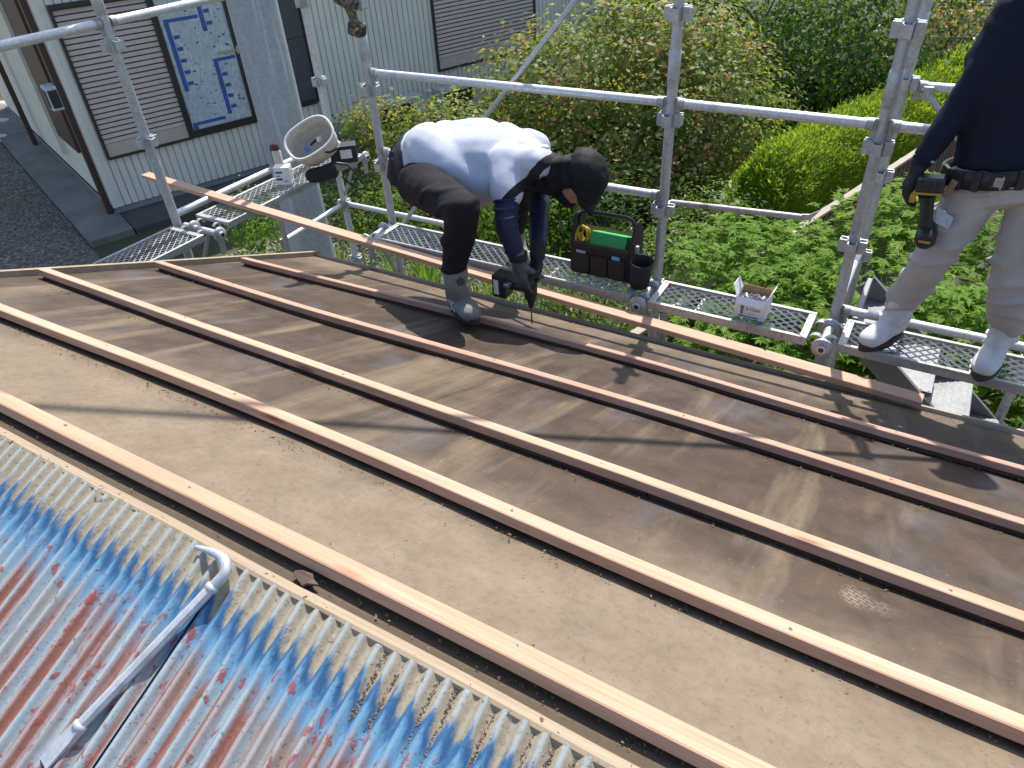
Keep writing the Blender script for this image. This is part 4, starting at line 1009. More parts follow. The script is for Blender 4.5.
M['hair'] = simple('black_hair', (.012, .01, .009), .6, 0, .3, 200); M['eye'] = simple('eye_white', (.6, .58, .55), .3, 0, .05, 20); M['belt_black'] = simple('black_leather_belt', (.016, .016, .018), .5, 0, .2, 40, .2, 200)
M['reflector'] = simple('pale_grey_piping', (.50, .51, .53), .5, 0, .05, 30)
def head_chains(c, face, up, s=1.0):
    """skull, jaw, brow, nose, ears and lips; face = looking direction"""
    f = Vector(face).normalized(); u = Vector(up); u = (u-f*u.dot(f)).normalized(); r = f.cross(u); F = Matrix((r, f, u)).transposed(); c = Vector(c)
    P = lambda x, y, z: c + F @ (Vector((x, y, z))*s)
    S = lambda a, b, d: (a*s, b*s, d*s)
    ch = [[(P(0, -.012, .03), S(.074, .092, .085), F)], [(P(0, .03, .0), S(.066, .060, .07), F), (P(0, .048, -.075), S(.040, .036, .034), F)], [(P(0, -.02, -.02), S(.062, .065, .06), F), (P(0, .03, -.065), S(.048, .045, .035), F)],
          [(P(0, .086, .022), S(.007, .008, .012), F), (P(0, .103, -.022), S(.012, .012, .010), F)], [(P(-.016, .088, -.026), S(.008, .009, .008), F), (P(.016, .088, -.026), S(.008, .009, .008), F)],
          [(P(-.036, .074, .040), S(.018, .012, .008), F), (P(.036, .074, .040), S(.018, .012, .008), F)], [(P(-.018, .080, -.052), S(.010, .008, .006), F), (P(.018, .080, -.052), S(.010, .008, .006), F)]]
    for sx in (-1, 1): ch.append([(P(sx*.074, -.012, .014), S(.008, .017, .018), F), (P(sx*.074, -.008, -.018), S(.006, .010, .012), F)])
    return ch, P, F
def hand_chains(W, fdir, pnorm, side, curls=(.5, .6, .45), spread=.06, thumb=(.55, .35), s=1.0):
    """palm and five unequal bent fingers; pnorm = way the palm faces, side = +1 when the thumb is on fdir x pnorm side"""
    W = Vector(W); f = Vector(fdir).normalized(); n = Vector(pnorm); n = (n-f*n.dot(f)).normalized(); r = f.cross(n)*side
    ch = [[(W, .027*s), (W+f*.03*s, .026*s)]]
    for k, (off, ln, rad) in enumerate(((.032, .070, .0098), (.011, .079, .0102), (-.011, .073, .0098), (-.031, .056, .0088))):
        base = W + f*.092*s + r*off*s; ch.append([(W+f*.018*s+r*off*.55*s, .017*s), (base, .0135*s)])
        a = 0; p = base; d = f; out = [(base, rad*1.1*s)]
        for j, (fr, cu) in enumerate(zip((.45, .32, .23), curls)):
            a += cu*(1+.06*k); d = (f*math.cos(a) + n*math.sin(a) + r*off*spread*8).normalized(); p = p + d*ln*fr*s*1.08; out.append((p, rad*(1-.08*(j+1))*s))
        ch.append(out)
    tb = W + f*.028*s + r*.032*s; d1 = (f*.62 + r*.72 + n*thumb[0]).normalized(); t1 = tb + d1*.042*s; d2 = (f*.85 + r*.15 + n*(thumb[0]+thumb[1])).normalized(); t2 = t1 + d2*.032*s; t3 = t2 + (d2*.8+n*.4).normalized()*.024*s
    ch.append([(W+f*.02*s+r*.014*s, .018*s), (tb, .0155*s), (t1, .0125*s), (t2, .0110*s), (t3, .0095*s)]); return ch
def boot(name, ank, heel, toe, zsole, shaft, mat, parent, laces=True, tongue=True):
    """ankle boot: upper, sole, laces/dial; heel and toe are ground points, zsole(p) the ground height"""
    h = V(heel[0], heel[1], 0); t = V(toe[0], toe[1], 0); d = (t-h).normalized(); L = (t-h).length; s = V(-d.y, d.x, 0)
    g = lambda q, dz: V(q.x, q.y, zsole(q)+dz)
    c1 = g(h+d*.048, .062); c2 = g(h+d*L*.42, .068); c3 = g(h+d*L*.72, .055); c4 = g(t-d*.048, .048); a = Vector(ank); top = a + Vector(shaft)
    F = frame(d, (0, 0, 1))
    up = [[(c1, (.050, .043, .048), F), (c2, (.055, .047, .05), F), (c3, (.055, .054, .043), F), (c4, (.047, .049, .040), F)], [(c1+V(0, 0, .03), (.052, .046, .05), F), (a, (.060, .054, .04), F), (top, (.066, .062, .02), F)], [(c2+V(0, 0, .030), (.055, .045, .034), F), (a+d*.012, (.058, .049, .04), F)]]
    me = grow(up, .008, 4, folds(.004, (0, 0, 1), 120, .002), 'upper'); o = link(name, me, mat, parent, True)
    b = MB(); pr = []
    N = 28
    ring = []
    for i in range(N):
        an = 2*math.pi*i/N; x = math.cos(an); y = math.sin(an); px_ = L*.5 + x*(L*.5+.004); wdt = .047 if x > 0 else .041; ring.append((px_, y*wdt*1.13*(1-.12*abs(x)**3)))
    lo = [g(h+d*u+s*v_, .002) for u, v_ in ring]; hi = [g(h+d*u*1.0+s*v_*1.02, .030) for u, v_ in ring]
    b.add(lo+hi, [(i, (i+1) % N, N+(i+1) % N, N+i) for i in range(N)] + [tuple(range(N))[::-1], tuple(range(N, 2*N))]); b.part('sole', M['sole'], o)
    return o, d, s
def shirt_mat(p0, nrm):
    """white polo cloth with a black insert band across the front of the shoulder"""
    t = NT('polo_cloth'); v = t.coord(); sub = t.new('ShaderNodeVectorMath', operation='SUBTRACT'); t.l(v, sub.inputs[0]); sub.inputs[1].default_value = p0
    dt = t.new('ShaderNodeVectorMath', operation='DOT_PRODUCT'); t.l(sub.outputs[0], dt.inputs[0]); dt.inputs[1].default_value = nrm
    q = t.sep(sub.outputs[0]); d = t.math('ADD', dt.outputs['Value'], t.math('MULTIPLY', t.math('SUBTRACT', t.noise(v, 14, 2), .5), .012))
    band = t.math('MULTIPLY', t.math('GREATER_THAN', d, -.016), t.math('LESS_THAN', d, .022)); band = t.math('MULTIPLY', band, t.math('LESS_THAN', q[1], .16))
    a = t.noise(v, 7, 5); w_ = t.ramp(a, [(.3, (.43, .46, .54)), (.72, (.51, .54, .62))]); c = t.mix(band, w_, (.010, .0105, .0125))
    t.bump(t.math('ADD', t.noise(v, 34, 5, .6), t.math('MULTIPLY', t.noise(v, 260, 2), .3)), .25, .006); return t.done(c, .85)
# ------------------------------------------------------------------ bending worker with the drill
def bending_worker():
    yy = at_y
    hipR = V(-2.10, 2.60, Zc(-1.265)); hipL = V(-2.22, 2.90, Zc(-1.28)); pel = V(-2.20, 2.76, Zc(-1.21))
    kneeR = yy(461, 208, 2.29); ankR = yy(456, 283, 2.31); kneeL = V(-1.82, 3.02, Zc(-1.36)); ankL = V(-1.93, 3.14, Zc(-1.78))
    mid = V(-1.98, 2.79, Zc(-1.165)); chest = V(-1.76, 2.80, Zc(-1.14)); neck = V(-1.54, 2.79, Zc(-1.155))
    shR = V(-1.63, 2.63, Zc(-1.13)); shL = V(-1.66, 2.95, Zc(-1.12)); elR = yy(506, 226, 2.47); wrR = yy(519, 261, 2.47); elL = V(-1.60, 2.86, Zc(-1.35)); wrL = V(-1.455, 2.56, Zc(-1.49))
    headC = yy(578, 181, 2.79)
    root = thing('person', 'person bending over with a drill, in white shirt, black trousers, black cap and gray boots', 'person', (pel.x, pel.y, far_z(2.4)))
    ax = (chest-pel).normalized(); lat = V(.06, 1, 0).normalized(); FT = frame(lat, ax)
    # body: one continuous figure
    hf = (.42, -.30, -.86); hup = (.86, -.05, .42)
    hc, HP, HF = head_chains(headC, hf, hup, 1.0)
    gR = [(wrR, .027), (wrR+V(.0, 0, -.02), .026)]
    bodych = hc + [[(neck, .055), (headC+V(-.05, 0, .0), .052)], [(pel, (.15, .11, .11), FT), (mid, (.14, .10, .12), FT), (chest, (.16, .11, .12), FT), (neck, (.08, .06, .06), FT)],
             [(shR, .055), (elR, .042), (wrR, .030)], [(shL+V(0, -.03, -.02), .045), (elL, .038), (wrL, .028)], [(hipR, .075), (kneeR, .046), (ankR, .032)], [(hipL, .075), (kneeL, .046), (ankL, .032)]]
    body = link('body', grow(bodych, .008, 3, None, 'body'), M['skin'], root, True)
    for sx in (-1, 1):
        link('eye', grow([[(HP(sx*.032, .078, .022), .0105)]], .004, 1, None, 'eye'), M['eye'], body, True)
    hv = grow([[(HP(0, -.03, .03), (.078, .085, .085), HF)], [(HP(0, -.075, -.02), (.06, .03, .05), HF)]], .01, 3, None, 'hair'); link('hair', hv, M['hair'], root, True)
    # shirt: torso, shoulders and short sleeves
    sleeveR = shR.lerp(elR, .44); sleeveL = shL.lerp(elL, .45)
    hem = pel + V(-.03, 0, .02)
    sh = [[(hem, (.168, .12, .05), FT), (mid+V(0, 0, -.015), (.170, .145, .12), FT), (chest+V(0, 0, -.01), (.185, .145, .10), FT), (neck+V(-.02, 0, -.01), (.105, .085, .05), FT)],
          [(shR+V(-.02, .03, .01), .088), (shR.lerp(elR, .25), .080), (sleeveR, .076)], [(shR+V(-.0, .03, .015), .085), (yy(533, 163, 2.68), .060), (neck, .07)], [(shL+V(-.02, -.05, -.01), .086), (shL+V(.0, -.01, -.02), .075), (sleeveL, .068)],
          [(yy(428, 150, 2.72), .125), (yy(455, 168, 2.68), .118), (yy(482, 184, 2.66), .092), (yy(508, 182, 2.66), .07)], [(yy(440, 150, 2.86), .13), (yy(478, 146, 2.84), .13), (yy(520, 158, 2.80), .095)],
          [(mid+V(.02, -.02, -.09), (.13, .12, .07), FT), (chest+V(-.02, -.02, -.08), (.13, .10, .07), FT)]]
    f1 = folds(.013, (.8, -.25, .55), 64, .002, 3); me = grow(sh, .010, 16, f1, 'shirt')
    pa = yy(546, 158, 2.66); pb = yy(516, 194, 2.60); dd = (pb-pa); dd.y = 0; dd.normalize(); nn = V(-dd.z, 0, dd.x); nn = nn if nn.x > 0 else -nn
    M['shirt'] = shirt_mat(pa - Vector(root.location), nn)
    link('shirt', me, M['shirt'], root, True)
    b = MB(); c = neck + V(-.01, -.07, .045); b.tube([neck+V(-.01, -.085, .0), neck+V(-.015, -.06, .055), neck+V(-.015, 0, .075), neck+V(-.015, .06, .055), neck+V(-.01, .085, 0)], .014, 8); b.part('collar', M['shirt_white'], root)
    # undershirt sleeves
    for a_, e_, w_ in ((shR, elR, wrR), (shL, elL, wrL)):
        me = grow([[(a_.lerp(e_, .30), .056), (e_, .051), (e_.lerp(w_, .6), .044), (w_+(e_-w_)*.05, .036)]], .006, 3, folds(.008, (w_-a_), 150, .003, 1), 'sleeve'); link('undershirt_sleeve', me, M['navy_sleeve'], root, True)
    # trousers
    tr = [[(pel+V(.03, 0, -.04), (.16, .10, .13), FT), (pel+V(-.04, 0, -.02), (.165, .10, .06), FT)],
          [(hipR+V(-.02, 0, .0), (.10, .108, .108)), (hipR.lerp(kneeR, .5), .096), (kneeR+V(.005, 0, -.01), .078), (kneeR.lerp(ankR, .5)+V(-.015, .02, 0), .068), (ankR+V(.0, 0, .085), .056)],
          [(hipL, .11), (hipL.lerp(kneeL, .5), .10), (kneeL, .08), (kneeL.lerp(ankL, .5), .07), (ankL+V(0, 0, .08), .060)]]
    me = grow(tr, .010, 4, folds(.012, (.35, -.2, -.9), 58, .005, 5), 'trousers'); link('trousers', me, M['trouser_dark'], root, True)
    # boots
    zr = lambda q: far_z(q.y, .0) + max(0.0, .046 - abs(q.y-2.33)*.08)
    toeR = at_roof(476, 324, .045); heelR = toeR + V(-.245, .165, 0)
    o, d, s = boot('boot', ankR+V(.0, 0, .0), heelR, toeR, zr, (-.004, .01, .085), M['boot_grey'], root)
    b = MB(); c = ankR + d*.062 + V(0, 0, .035); n = (d+V(0, 0, .5)).normalized(); b.tube([c, c+n*.014], .017, 14); b.part('lace_dial', M['black_plastic'], o)
    b = MB()
    for k in range(3):
        q = heelR.lerp(toeR, .48+.10*k); q = V(q.x, q.y, zr(q)+.105-.022*k); b.tube([q-s*.043-V(0, 0, .02), q-s*.02+V(0, 0, .004), q+s*.02+V(0, 0, .004), q+s*.043-V(0, 0, .02)], .0035, 6)
    b.part('laces', M['black_plastic'], o)
    b = MB(); q = heelR.lerp(toeR, .42); q = V(q.x, q.y, zr(q)+.062); side = -s if (-s).y < 0 else s; b.bbox(q+side*.045, (.075, .010, .012), .002, frame(d, V(0, 0, 1)) @ Matrix.Rotation(.5, 3, 'Y')); b.bbox(q+side*.045, (.075, .010, .012), .002, frame(d, V(0, 0, 1)) @ Matrix.Rotation(-1.0, 3, 'Y')); b.part('side_stripe', M['reflector'], o)
    zl = lambda q: ZP+.001
    boot('boot', ankL+V(0, 0, -.0), (-1.98, 3.235, 0), (-1.82, 3.045, 0), zl, (0, 0, .08), M['boot_grey'], root)
    # gloves
    g = grow([[(wrR+V(-.012, 0, .035), .041), (wrR, .038)]] + hand_chains(wrR, (.10, -.06, -1), (.12, 1, -.05), 1, (.25, .45, .4), .06, (.5, .4), 1.08), .0045, 2, None, 'glove'); o = link('glove', g, M['glove_grey'], root, True)
    b = MB(); c = wrR + V(-.004, 0, .02); b.tube([c+V(0, 0, .02), c-V(0, 0, .012)], .0435, 16); b.part('cuff_strap', M['glove_black'], o)
    g = grow([[(wrL+V(-.01, .03, .03), .040), (wrL, .036)]] + hand_chains(wrL, (-.05, -.35, -1), (-.5, -.8, .2), -1, (.3, .55, .5), .06, (.4, .4), 1.05), .0045, 2, None, 'glove'); link('glove', g, M['glove_black'], root, True)
    # cap, neck flap and face cover
    cp = grow([[(HP(0, -.015, .058), (.102, .118, .094), HF)], [(HP(0, .02, .045), (.096, .098, .055), HF)]], .008, 4, lambda c: .004*mnoise.noise(c*22), 'cap')
    cap = link('cap', cp, M['cap'], root, True)
    b = MB(); vs_ = []; n = 13
    for j, (yo, zo, wd) in enumerate(((.075, .052, .088), (.115, .046, .082), (.150, .034, .066), (.168, .028, .040))):
        for i in range(n):
            t = -1+2*i/(n-1); vs_.append(HP(wd*t, yo-.028*t*t*(1+j*.3), zo-.016*t*t))
    b.add(vs_, [(j*n+i, j*n+i+1, (j+1)*n+i+1, (j+1)*n+i) for j in range(3) for i in range(n-1)], 0, True); o = link('visor', b.mesh('visor', fix=False), M['cap'], cap); md = o.modifiers.new('t', 'SOLIDIFY'); md.thickness = .005
    fl = grow([[(neck+V(-.01, 0, -.01), .080), (neck.lerp(headC, .5)+V(0, 0, -.015), .078), (HP(0, -.05, -.06), (.082, .06, .06), HF)], [(neck+V(.0, -.02, -.06), .065), (HP(-.02, -.02, -.13), (.06, .06, .04), HF)], [(HP(0, -.075, .03), (.090, .040, .05), HF), (HP(0, -.095, -.07), (.092, .040, .05), HF), (HP(0, -.085, -.15), (.10, .05, .05), HF)], [(HP(-.068, -.02, .01), (.022, .05, .05), HF), (HP(-.068, -.03, -.09), (.030, .05, .04), HF), (HP(-.055, -.02, -.145), (.03, .05, .03), HF)], [(HP(.068, -.02, .01), (.022, .045, .05), HF), (HP(.068, -.03, -.09), (.030, .05, .04), HF)]], .008, 4, folds(.007, (1, 0, .3), 90, .003, 2), 'flap'); link('neck_flap', fl, M['cap'], root, True)
    mk = grow([[(HP(0, .055, -.075), (.058, .048, .035), HF), (HP(0, .0, -.10), (.06, .06, .045), HF)]], .008, 3, None, 'mask'); link('face_cover', mk, M['shirt_black'], root, True)
    b = MB(); b.tube([HP(.079, -.02, .022), HP(.078, .03, .026), HP(.062, .082, .026)], .0028, 6); b.tube([HP(-.079, -.02, .022), HP(-.078, .03, .026), HP(-.062, .082, .026)], .0028, 6); b.part('glasses_temple', M['white_card'], root)
    # tool belt and pouches
    b = MB(); pts = []
    for i in range(25):
        a = 2*math.pi*i/24; pts.append(pel + V(-.035, 0, .01) + FT @ V(math.cos(a)*.172, math.sin(a)*.125, 0))
    vs_ = []
    for p in pts: vs_ += [p - ax*.026, p + ax*.026]
    b.add(vs_, [(2*i, 2*i+2, 2*i+3, 2*i+1) for i in range(24)], 0, True); o = link('tool_belt', b.mesh('belt', fix=False), M['belt_black'], root); md = o.modifiers.new('t', 'SOLIDIFY'); md.thickness = .008
    pc = yy(400, 172, 2.66); b = MB(); b.bbox(pc, (.10, .07, .15), .02, Matrix.Rotation(.2, 3, 'Y')); b.bbox(pc+V(-.03, .03, .02), (.08, .09, .17), .02, Matrix.Rotation(.3, 3, 'Y')); q = b.part('pouch', M['dark_fabric'], o)
    b = MB(); b.tube([pc+V(.015, 0, .05), pc+V(.02, 0, .14)], .010, 8); b.tube([pc+V(-.03, .01, .05), pc+V(-.04, .01, .12)], .008, 8); b.part('tool_handle', M['red_cap'], o)
    b = MB(); b.tube([pc+V(-.01, 0, -.05), pc+V(-.004, 0, -.165)], .009, 8); b.part('hammer_handle', M['wood_grey'], o)
    b = MB(); c = yy(480, 196, 2.86); b.bbox(c, (.10, .06, .09), .012); b.part('pouch', M['brown_fabric'], o); b = MB(); b.tube([c+V(.0, -.03, -.05), c+V(.03, -.04, .03)], .008, 8); b.tube([c+V(.025, -.03, -.055), c+V(.06, -.04, .02)], .007, 8); b.part('tool_handle', M['wood_orange'], o)
    # impact driver in the hands: bit down on the batten
    T = at_roof(532, 324, .043); mt = T + V(.0, 0, .105)
    dr = thing('drill', 'black impact driver held bit down on the batten by the bending worker', 'drill', T)
    b = MB(); b.tube([T, T+V(0, 0, .012), T+V(0, 0, .10)], [.0025, .0036, .0036], 8); b.part('bit', M['drill_steel'], dr)
    b = MB(); b.tube([mt-V(0, 0, .012), mt, mt+V(0, 0, .03), mt+V(0, 0, .05), mt+V(0, 0, .13), mt+V(0, 0, .15)], [.010, .014, .022, .031, .033, .022], 16); b.part('motor_housing', M['black_plastic'], dr)
    b = MB(); b.tube([mt+V(0, 0, .09), mt+V(-.11, -.005, .085)], [.022, .020], 12); b.part('grip', M['black_plastic'], dr)
    bc = mt + V(-.145, -.01, .085); b = MB(); b.bbox(bc, (.075, .078, .115), .008); o = b.part('battery', M['drill_batt'], dr)
    b = MB(); b.bbox(bc+V(-.012, -.0405, 0), (.026, .002, .075), .0005); b.part('battery_label', M['white_card'], o)
    b = MB(); b.bbox(bc+V(.045, -.03, .02), (.03, .03, .02), .004); b.part('clip', M['screw'], dr)
    return root
M['drill_batt'] = simple('black_battery_case', (.022, .025, .034), .4, 0, .15, 40)
bending_worker()
# ------------------------------------------------------------------ standing worker on the right platform
def standing_worker():
    yy = at_y; Y = 3.17
    pel = yy(1003, 190, Y); root = thing('person', 'person standing on the right platform in navy top, pale trousers, black belt and white boots', 'person', (pel.x, pel.y, ZP))
    hipA = yy(974, 196, Y); hipB = yy(1034, 216, Y); kneeA = yy(932, 258, 3.12); kneeB = yy(1010, 290, 3.13); ankA = V(.034, 3.185, ZP+.125); ankB = V(.440, 3.185, ZP+.125)
    waist = yy(1003, 158, Y); chest = yy(1022, 62, Y+.01); nk = yy(1040, -22, Y+.01); shA = yy(1012, 30, Y); shB = yy(1090, 62, Y+.02); elA = yy(962, 103, 3.13); wrA = yy(922, 161, 3.07)
    elB = shB + V(.09, .03, -.30); wrB = elB + V(.0, -.14, -.22); headC = nk + V(.0, -.035, .17)
    hc, HP, HF = head_chains(headC, (-.35, -.9, -.25), (0, -.2, 1), 1.0)
    up = (chest-pel).normalized(); lat = V(1, .03, .0); FT = frame(lat, up)
    body = hc + [[(nk+V(0, 0, -.03), .06), (headC+V(0, 0, -.06), .055)], [(pel+V(0, 0, .03), (.13, .085, .05), FT), (waist, (.135, .09, .08), FT), (chest, (.155, .105, .13), FT), (nk+V(0, 0, -.04), (.09, .07, .05), FT)], [(shA, .056), (elA, .042), (wrA, .030)], [(shB, .056), (elB, .042), (wrB, .030)],
            [(hipA, .075), (kneeA, .046), (ankA, .034)], [(hipB, .075), (kneeB, .046), (ankB, .034)]] + hand_chains(wrB, (0, -.2, -1), (-1, 0, 0), 1, (.3, .35, .3))
    bd = link('body', grow(body, .008, 3, None, 'body'), M['skin'], root, True)
    for sx in (-1, 1): link('eye', grow([[(HP(sx*.032, .078, .022), .0105)]], .004, 1, None, 'eye'), M['eye'], bd, True)
    link('hair', grow([[(HP(0, -.03, .035), (.082, .09, .088), HF)], [(HP(0, -.07, -.03), (.062, .035, .05), HF)]], .01, 3, None, 'hair'), M['hair'], root, True)
    cap = link('cap', grow([[(HP(0, -.012, .062), (.092, .108, .078), HF)]], .008, 3, None, 'cap'), M['navy'], root, True)
    b = MB(); n = 13; vs_ = []
    for j, (yo, zo, wd) in enumerate(((.075, .060, .088), (.115, .052, .082), (.150, .040, .066), (.168, .034, .040))):
        for i in range(n):
            t = -1+2*i/(n-1); vs_.append(HP(wd*t, yo-.028*t*t*(1+j*.3), zo-.016*t*t))
    b.add(vs_, [(j*n+i, j*n+i+1, (j+1)*n+i+1, (j+1)*n+i) for j in range(3) for i in range(n-1)], 0, True); o = link('visor', b.mesh('visor', fix=False), M['navy'], cap); md = o.modifiers.new('t', 'SOLIDIFY'); md.thickness = .005
    # top
    sh = [[(waist+V(0, 0, -.01), (.158, .115, .03), FT), (waist.lerp(chest, .4), (.160, .122, .08), FT), (chest, (.175, .13, .13), FT), (nk+V(0, 0, -.07), (.11, .085, .05), FT)], [(shA+V(.02, 0, -.01), .070), (shA.lerp(elA, .5), .060), (elA, .056), (elA.lerp(wrA, .6), .05), (wrA+(elA-wrA)*.06, .041)], [(shB+V(-.02, 0, -.01), .078), (elB, .058), (wrB, .040)], [(nk+V(0, 0, -.05), .072), (nk+V(0, 0, -.0), .066)], [(shA+V(.03, 0, .0), .068), (nk+V(0, .01, -.085), .078), (shB+V(-.03, 0, .0), .068)], [(shA+V(.03, 0, -.03), .075), (shB+V(-.03, 0, -.03), .075)]]
    me = grow(sh, .010, 5, folds(.011, (.5, .1, .85), 42, .004, 7), 'top')
    link('long_sleeve_top', me, M['navy'], root, True)
    b = MB(); b.tube([shA+V(-.030, -.045, .042), shA+V(-.005, -.025, .066), shA+V(.03, -.01, .078), shA+V(.07, .0, .085)], [.004, .011, .012, .006], 8); b.part('shoulder_piping', M['reflector'], root)
    # trousers
    tr = [[(waist+V(0, 0, -.03), (.160, .112, .03), FT), (pel, (.166, .114, .06), FT)], [(pel+V(0, .0, -.015), (.12, .10, .055), FT)], 
          [(hipA+V(.0, 0, .02), .100), (hipA.lerp(kneeA, .5), .088), (kneeA, .076), (kneeA.lerp(ankA, .5)+V(0, .015, 0), .074), (ankA+V(0, 0, .10), .068), (ankA+V(0, 0, .055), .062)],
          [(hipB, .100), (hipB.lerp(kneeB, .5), .090), (kneeB, .078), (kneeB.lerp(ankB, .5)+V(0, .015, 0), .076), (ankB+V(0, 0, .10), .068), (ankB+V(0, 0, .055), .062)]]
    me = grow(tr, .010, 4, folds(.024, (-.2, .1, 1), 78, .008, 9), 'trousers'); link('trousers', me, M['trouser_pale'], root, True)
    b = MB(); c = hipA + V(-.085, -.06, -.10); b.bbox(c, (.012, .10, .10), .005, Matrix.Rotation(.5, 3, 'Z')); b.part('cargo_pocket', M['trouser_pale'], root)
    b = MB(); q = yy(944, 215, 3.06); b.add([q+V(-.03, 0, .03), q+V(.035, -.01, .0), q+V(.03, -.012, -.045), q+V(-.02, -.01, -.03)], [(0, 1, 2, 3)]); o = link('rag', b.mesh('rag', fix=False), simple('pale_blue_rag', (.46, .50, .55), .85), root); md = o.modifiers.new('t', 'SOLIDIFY'); md.thickness = .01
    # boots
    zl = lambda q: ZP+.001
    for ank, heel, toe in ((ankA, (.070, 3.262, 0), (-.066, 3.020, 0)), (ankB, (.452, 3.275, 0), (.396, 2.995, 0))):
        o, d, s = boot('boot', ank, heel, toe, zl, (0, .0, .095), M['boot_white'], root)
        b = MB()
        for k in range(3):
            q = V(*heel).lerp(V(*toe), .42+.12*k); q = V(q.x, q.y, ZP+.118-.024*k); b.tube([q-s*.050-V(0, 0, .025), q-s*.02+V(0, 0, .002), q+s*.02+V(0, 0, .002), q+s*.050-V(0, 0, .025)], .005, 6)
        b.part('laces', M['reflector'], o)
        b = MB()
        for dz in (.005, .045):
            q = ank + V(0, 0, dz); b.tube([q+V(math.cos(a)*.058, math.sin(a)*.054, 0) for a in np.linspace(0, 2*math.pi, 17)], .006, 6, caps=False)
        b.part('ankle_strap', M['boot_white'], o)
    # glove
    g = grow([[(wrA+(elA-wrA)*.12, .040), (wrA, .038)]] + hand_chains(wrA, (-.22, -.18, -1), (.85, .25, -.2), -1, (.30, .45, .4), .07, (.35, .35), 1.08), .0045, 2, None, 'glove'); o = link('glove', g, M['glove_black'], root, True)
    b = MB(); c = wrA + (elA-wrA)*.06; dd = (elA-wrA).normalized(); b.tube([c-dd*.004, c+dd*.004], .0415, 16); b.part('cuff_piping', M['reflector'], o)
    # belt
    b = MB(); vs_ = []; N = 32
    for i in range(N+1):
        a = 2*math.pi*i/N; p = waist + V(0, 0, -.045) + FT @ V(math.cos(a)*.178, math.sin(a)*.128, 0); vs_ += [p-up*.034, p+up*.034]
    b.add(vs_, [(2*i, 2*i+2, 2*i+3, 2*i+1) for i in range(N)], 0, True); o = link('tool_belt', b.mesh('belt', fix=False), M['belt_black'], root); md = o.modifiers.new('t', 'SOLIDIFY'); md.thickness = .010; md.offset = 1
    for a, w_, hh in ((-2.75, .05, .085), (-2.35, .045, .07), (-1.95, .03, .075), (-1.57, .055, .06), (-1.2, .03, .075), (-.8, .04, .07)):
        b = MB(); p = waist + V(0, 0, -.045) + FT @ V(math.cos(a)*.188, math.sin(a)*.138, 0); b.bbox(p, (w_, .016, hh), .004, Matrix.Rotation(a+math.pi/2, 3, 'Z')); b.part('belt_pad', M['belt_black'], o)
    b = MB(); p = waist + V(0, 0, -.045) + FT @ V(math.cos(-1.57)*.19, math.sin(-1.57)*.150, 0); b.bbox(p, (.03, .006, .035), .002); b.bbox(p+V(.01, -.004, 0), (.006, .006, .05), .002); b.part('buckle', M['rusty'], o)
    # holstered impact driver, battery uppermost
    c = yy(931, 183, 3.02); dr = thing('drill', 'black and yellow impact driver hanging head down from the standing worker\'s belt', 'drill', c+V(0, 0, -.25))
    b = MB(); b.bbox(c, (.095, .07, .055), .008, Matrix.Rotation(-.08, 3, 'Y')); o = b.part('battery', M['drill_batt'], dr)
    b = MB()
    for k in range(4): b.bbox(c+V(-.035+.024*k, -.040, .004), (.012, .004, .040), .001)
    b.part('battery_ribs', M['black_plastic'], o)
    b = MB(); b.bbox(c+V(-.002, 0, -.032), (.097, .072, .009), .003, Matrix.Rotation(-.08, 3, 'Y')); b.bbox(c+V(-.045, -.02, -.055), (.022, .045, .03), .004); b.part('yellow_trim', M['drill_yellow'], dr)
    h0 = c+V(.0, .0, -.045); h1 = yy(926, 226, 3.04); b = MB(); b.tube([h0, h0.lerp(h1, .25), h0.lerp(h1, .8), h1], [.034, .024, .023, .028], 14); b.part('grip', M['black_plastic'], dr)
    h2 = yy(926, 236, 3.03); b = MB(); b.tube([h2+V(.0, .07, .01), h2+V(0, .05, .008), h2+V(0, -.045, 0), h2+V(0, -.06, 0)], [.026, .038, .038, .028], 16); b.part('motor_housing', M['black_plastic'], dr)
    b = MB(); b.bbox(h2+V(0, -.0605, 0), (.042, .004, .010), .001); b.part('name_strip', M['drill_yellow'], dr)
    b = MB(); b.bbox(c+V(.066, .02, -.02), (.025, .02, .07), .005, Matrix.Rotation(.3, 3, 'Y')); b.part('belt_hook', simple('tan_leather', (.22, .15, .09), .7), dr)
    return root
M['drill_yellow'] = simple('drill_yellow_plastic', (.42, .24, .03), .45, 0, .15, 40)
standing_worker()
# ================================================================== loose things on the platforms
def rot_to(x, z): return frame(x, z)
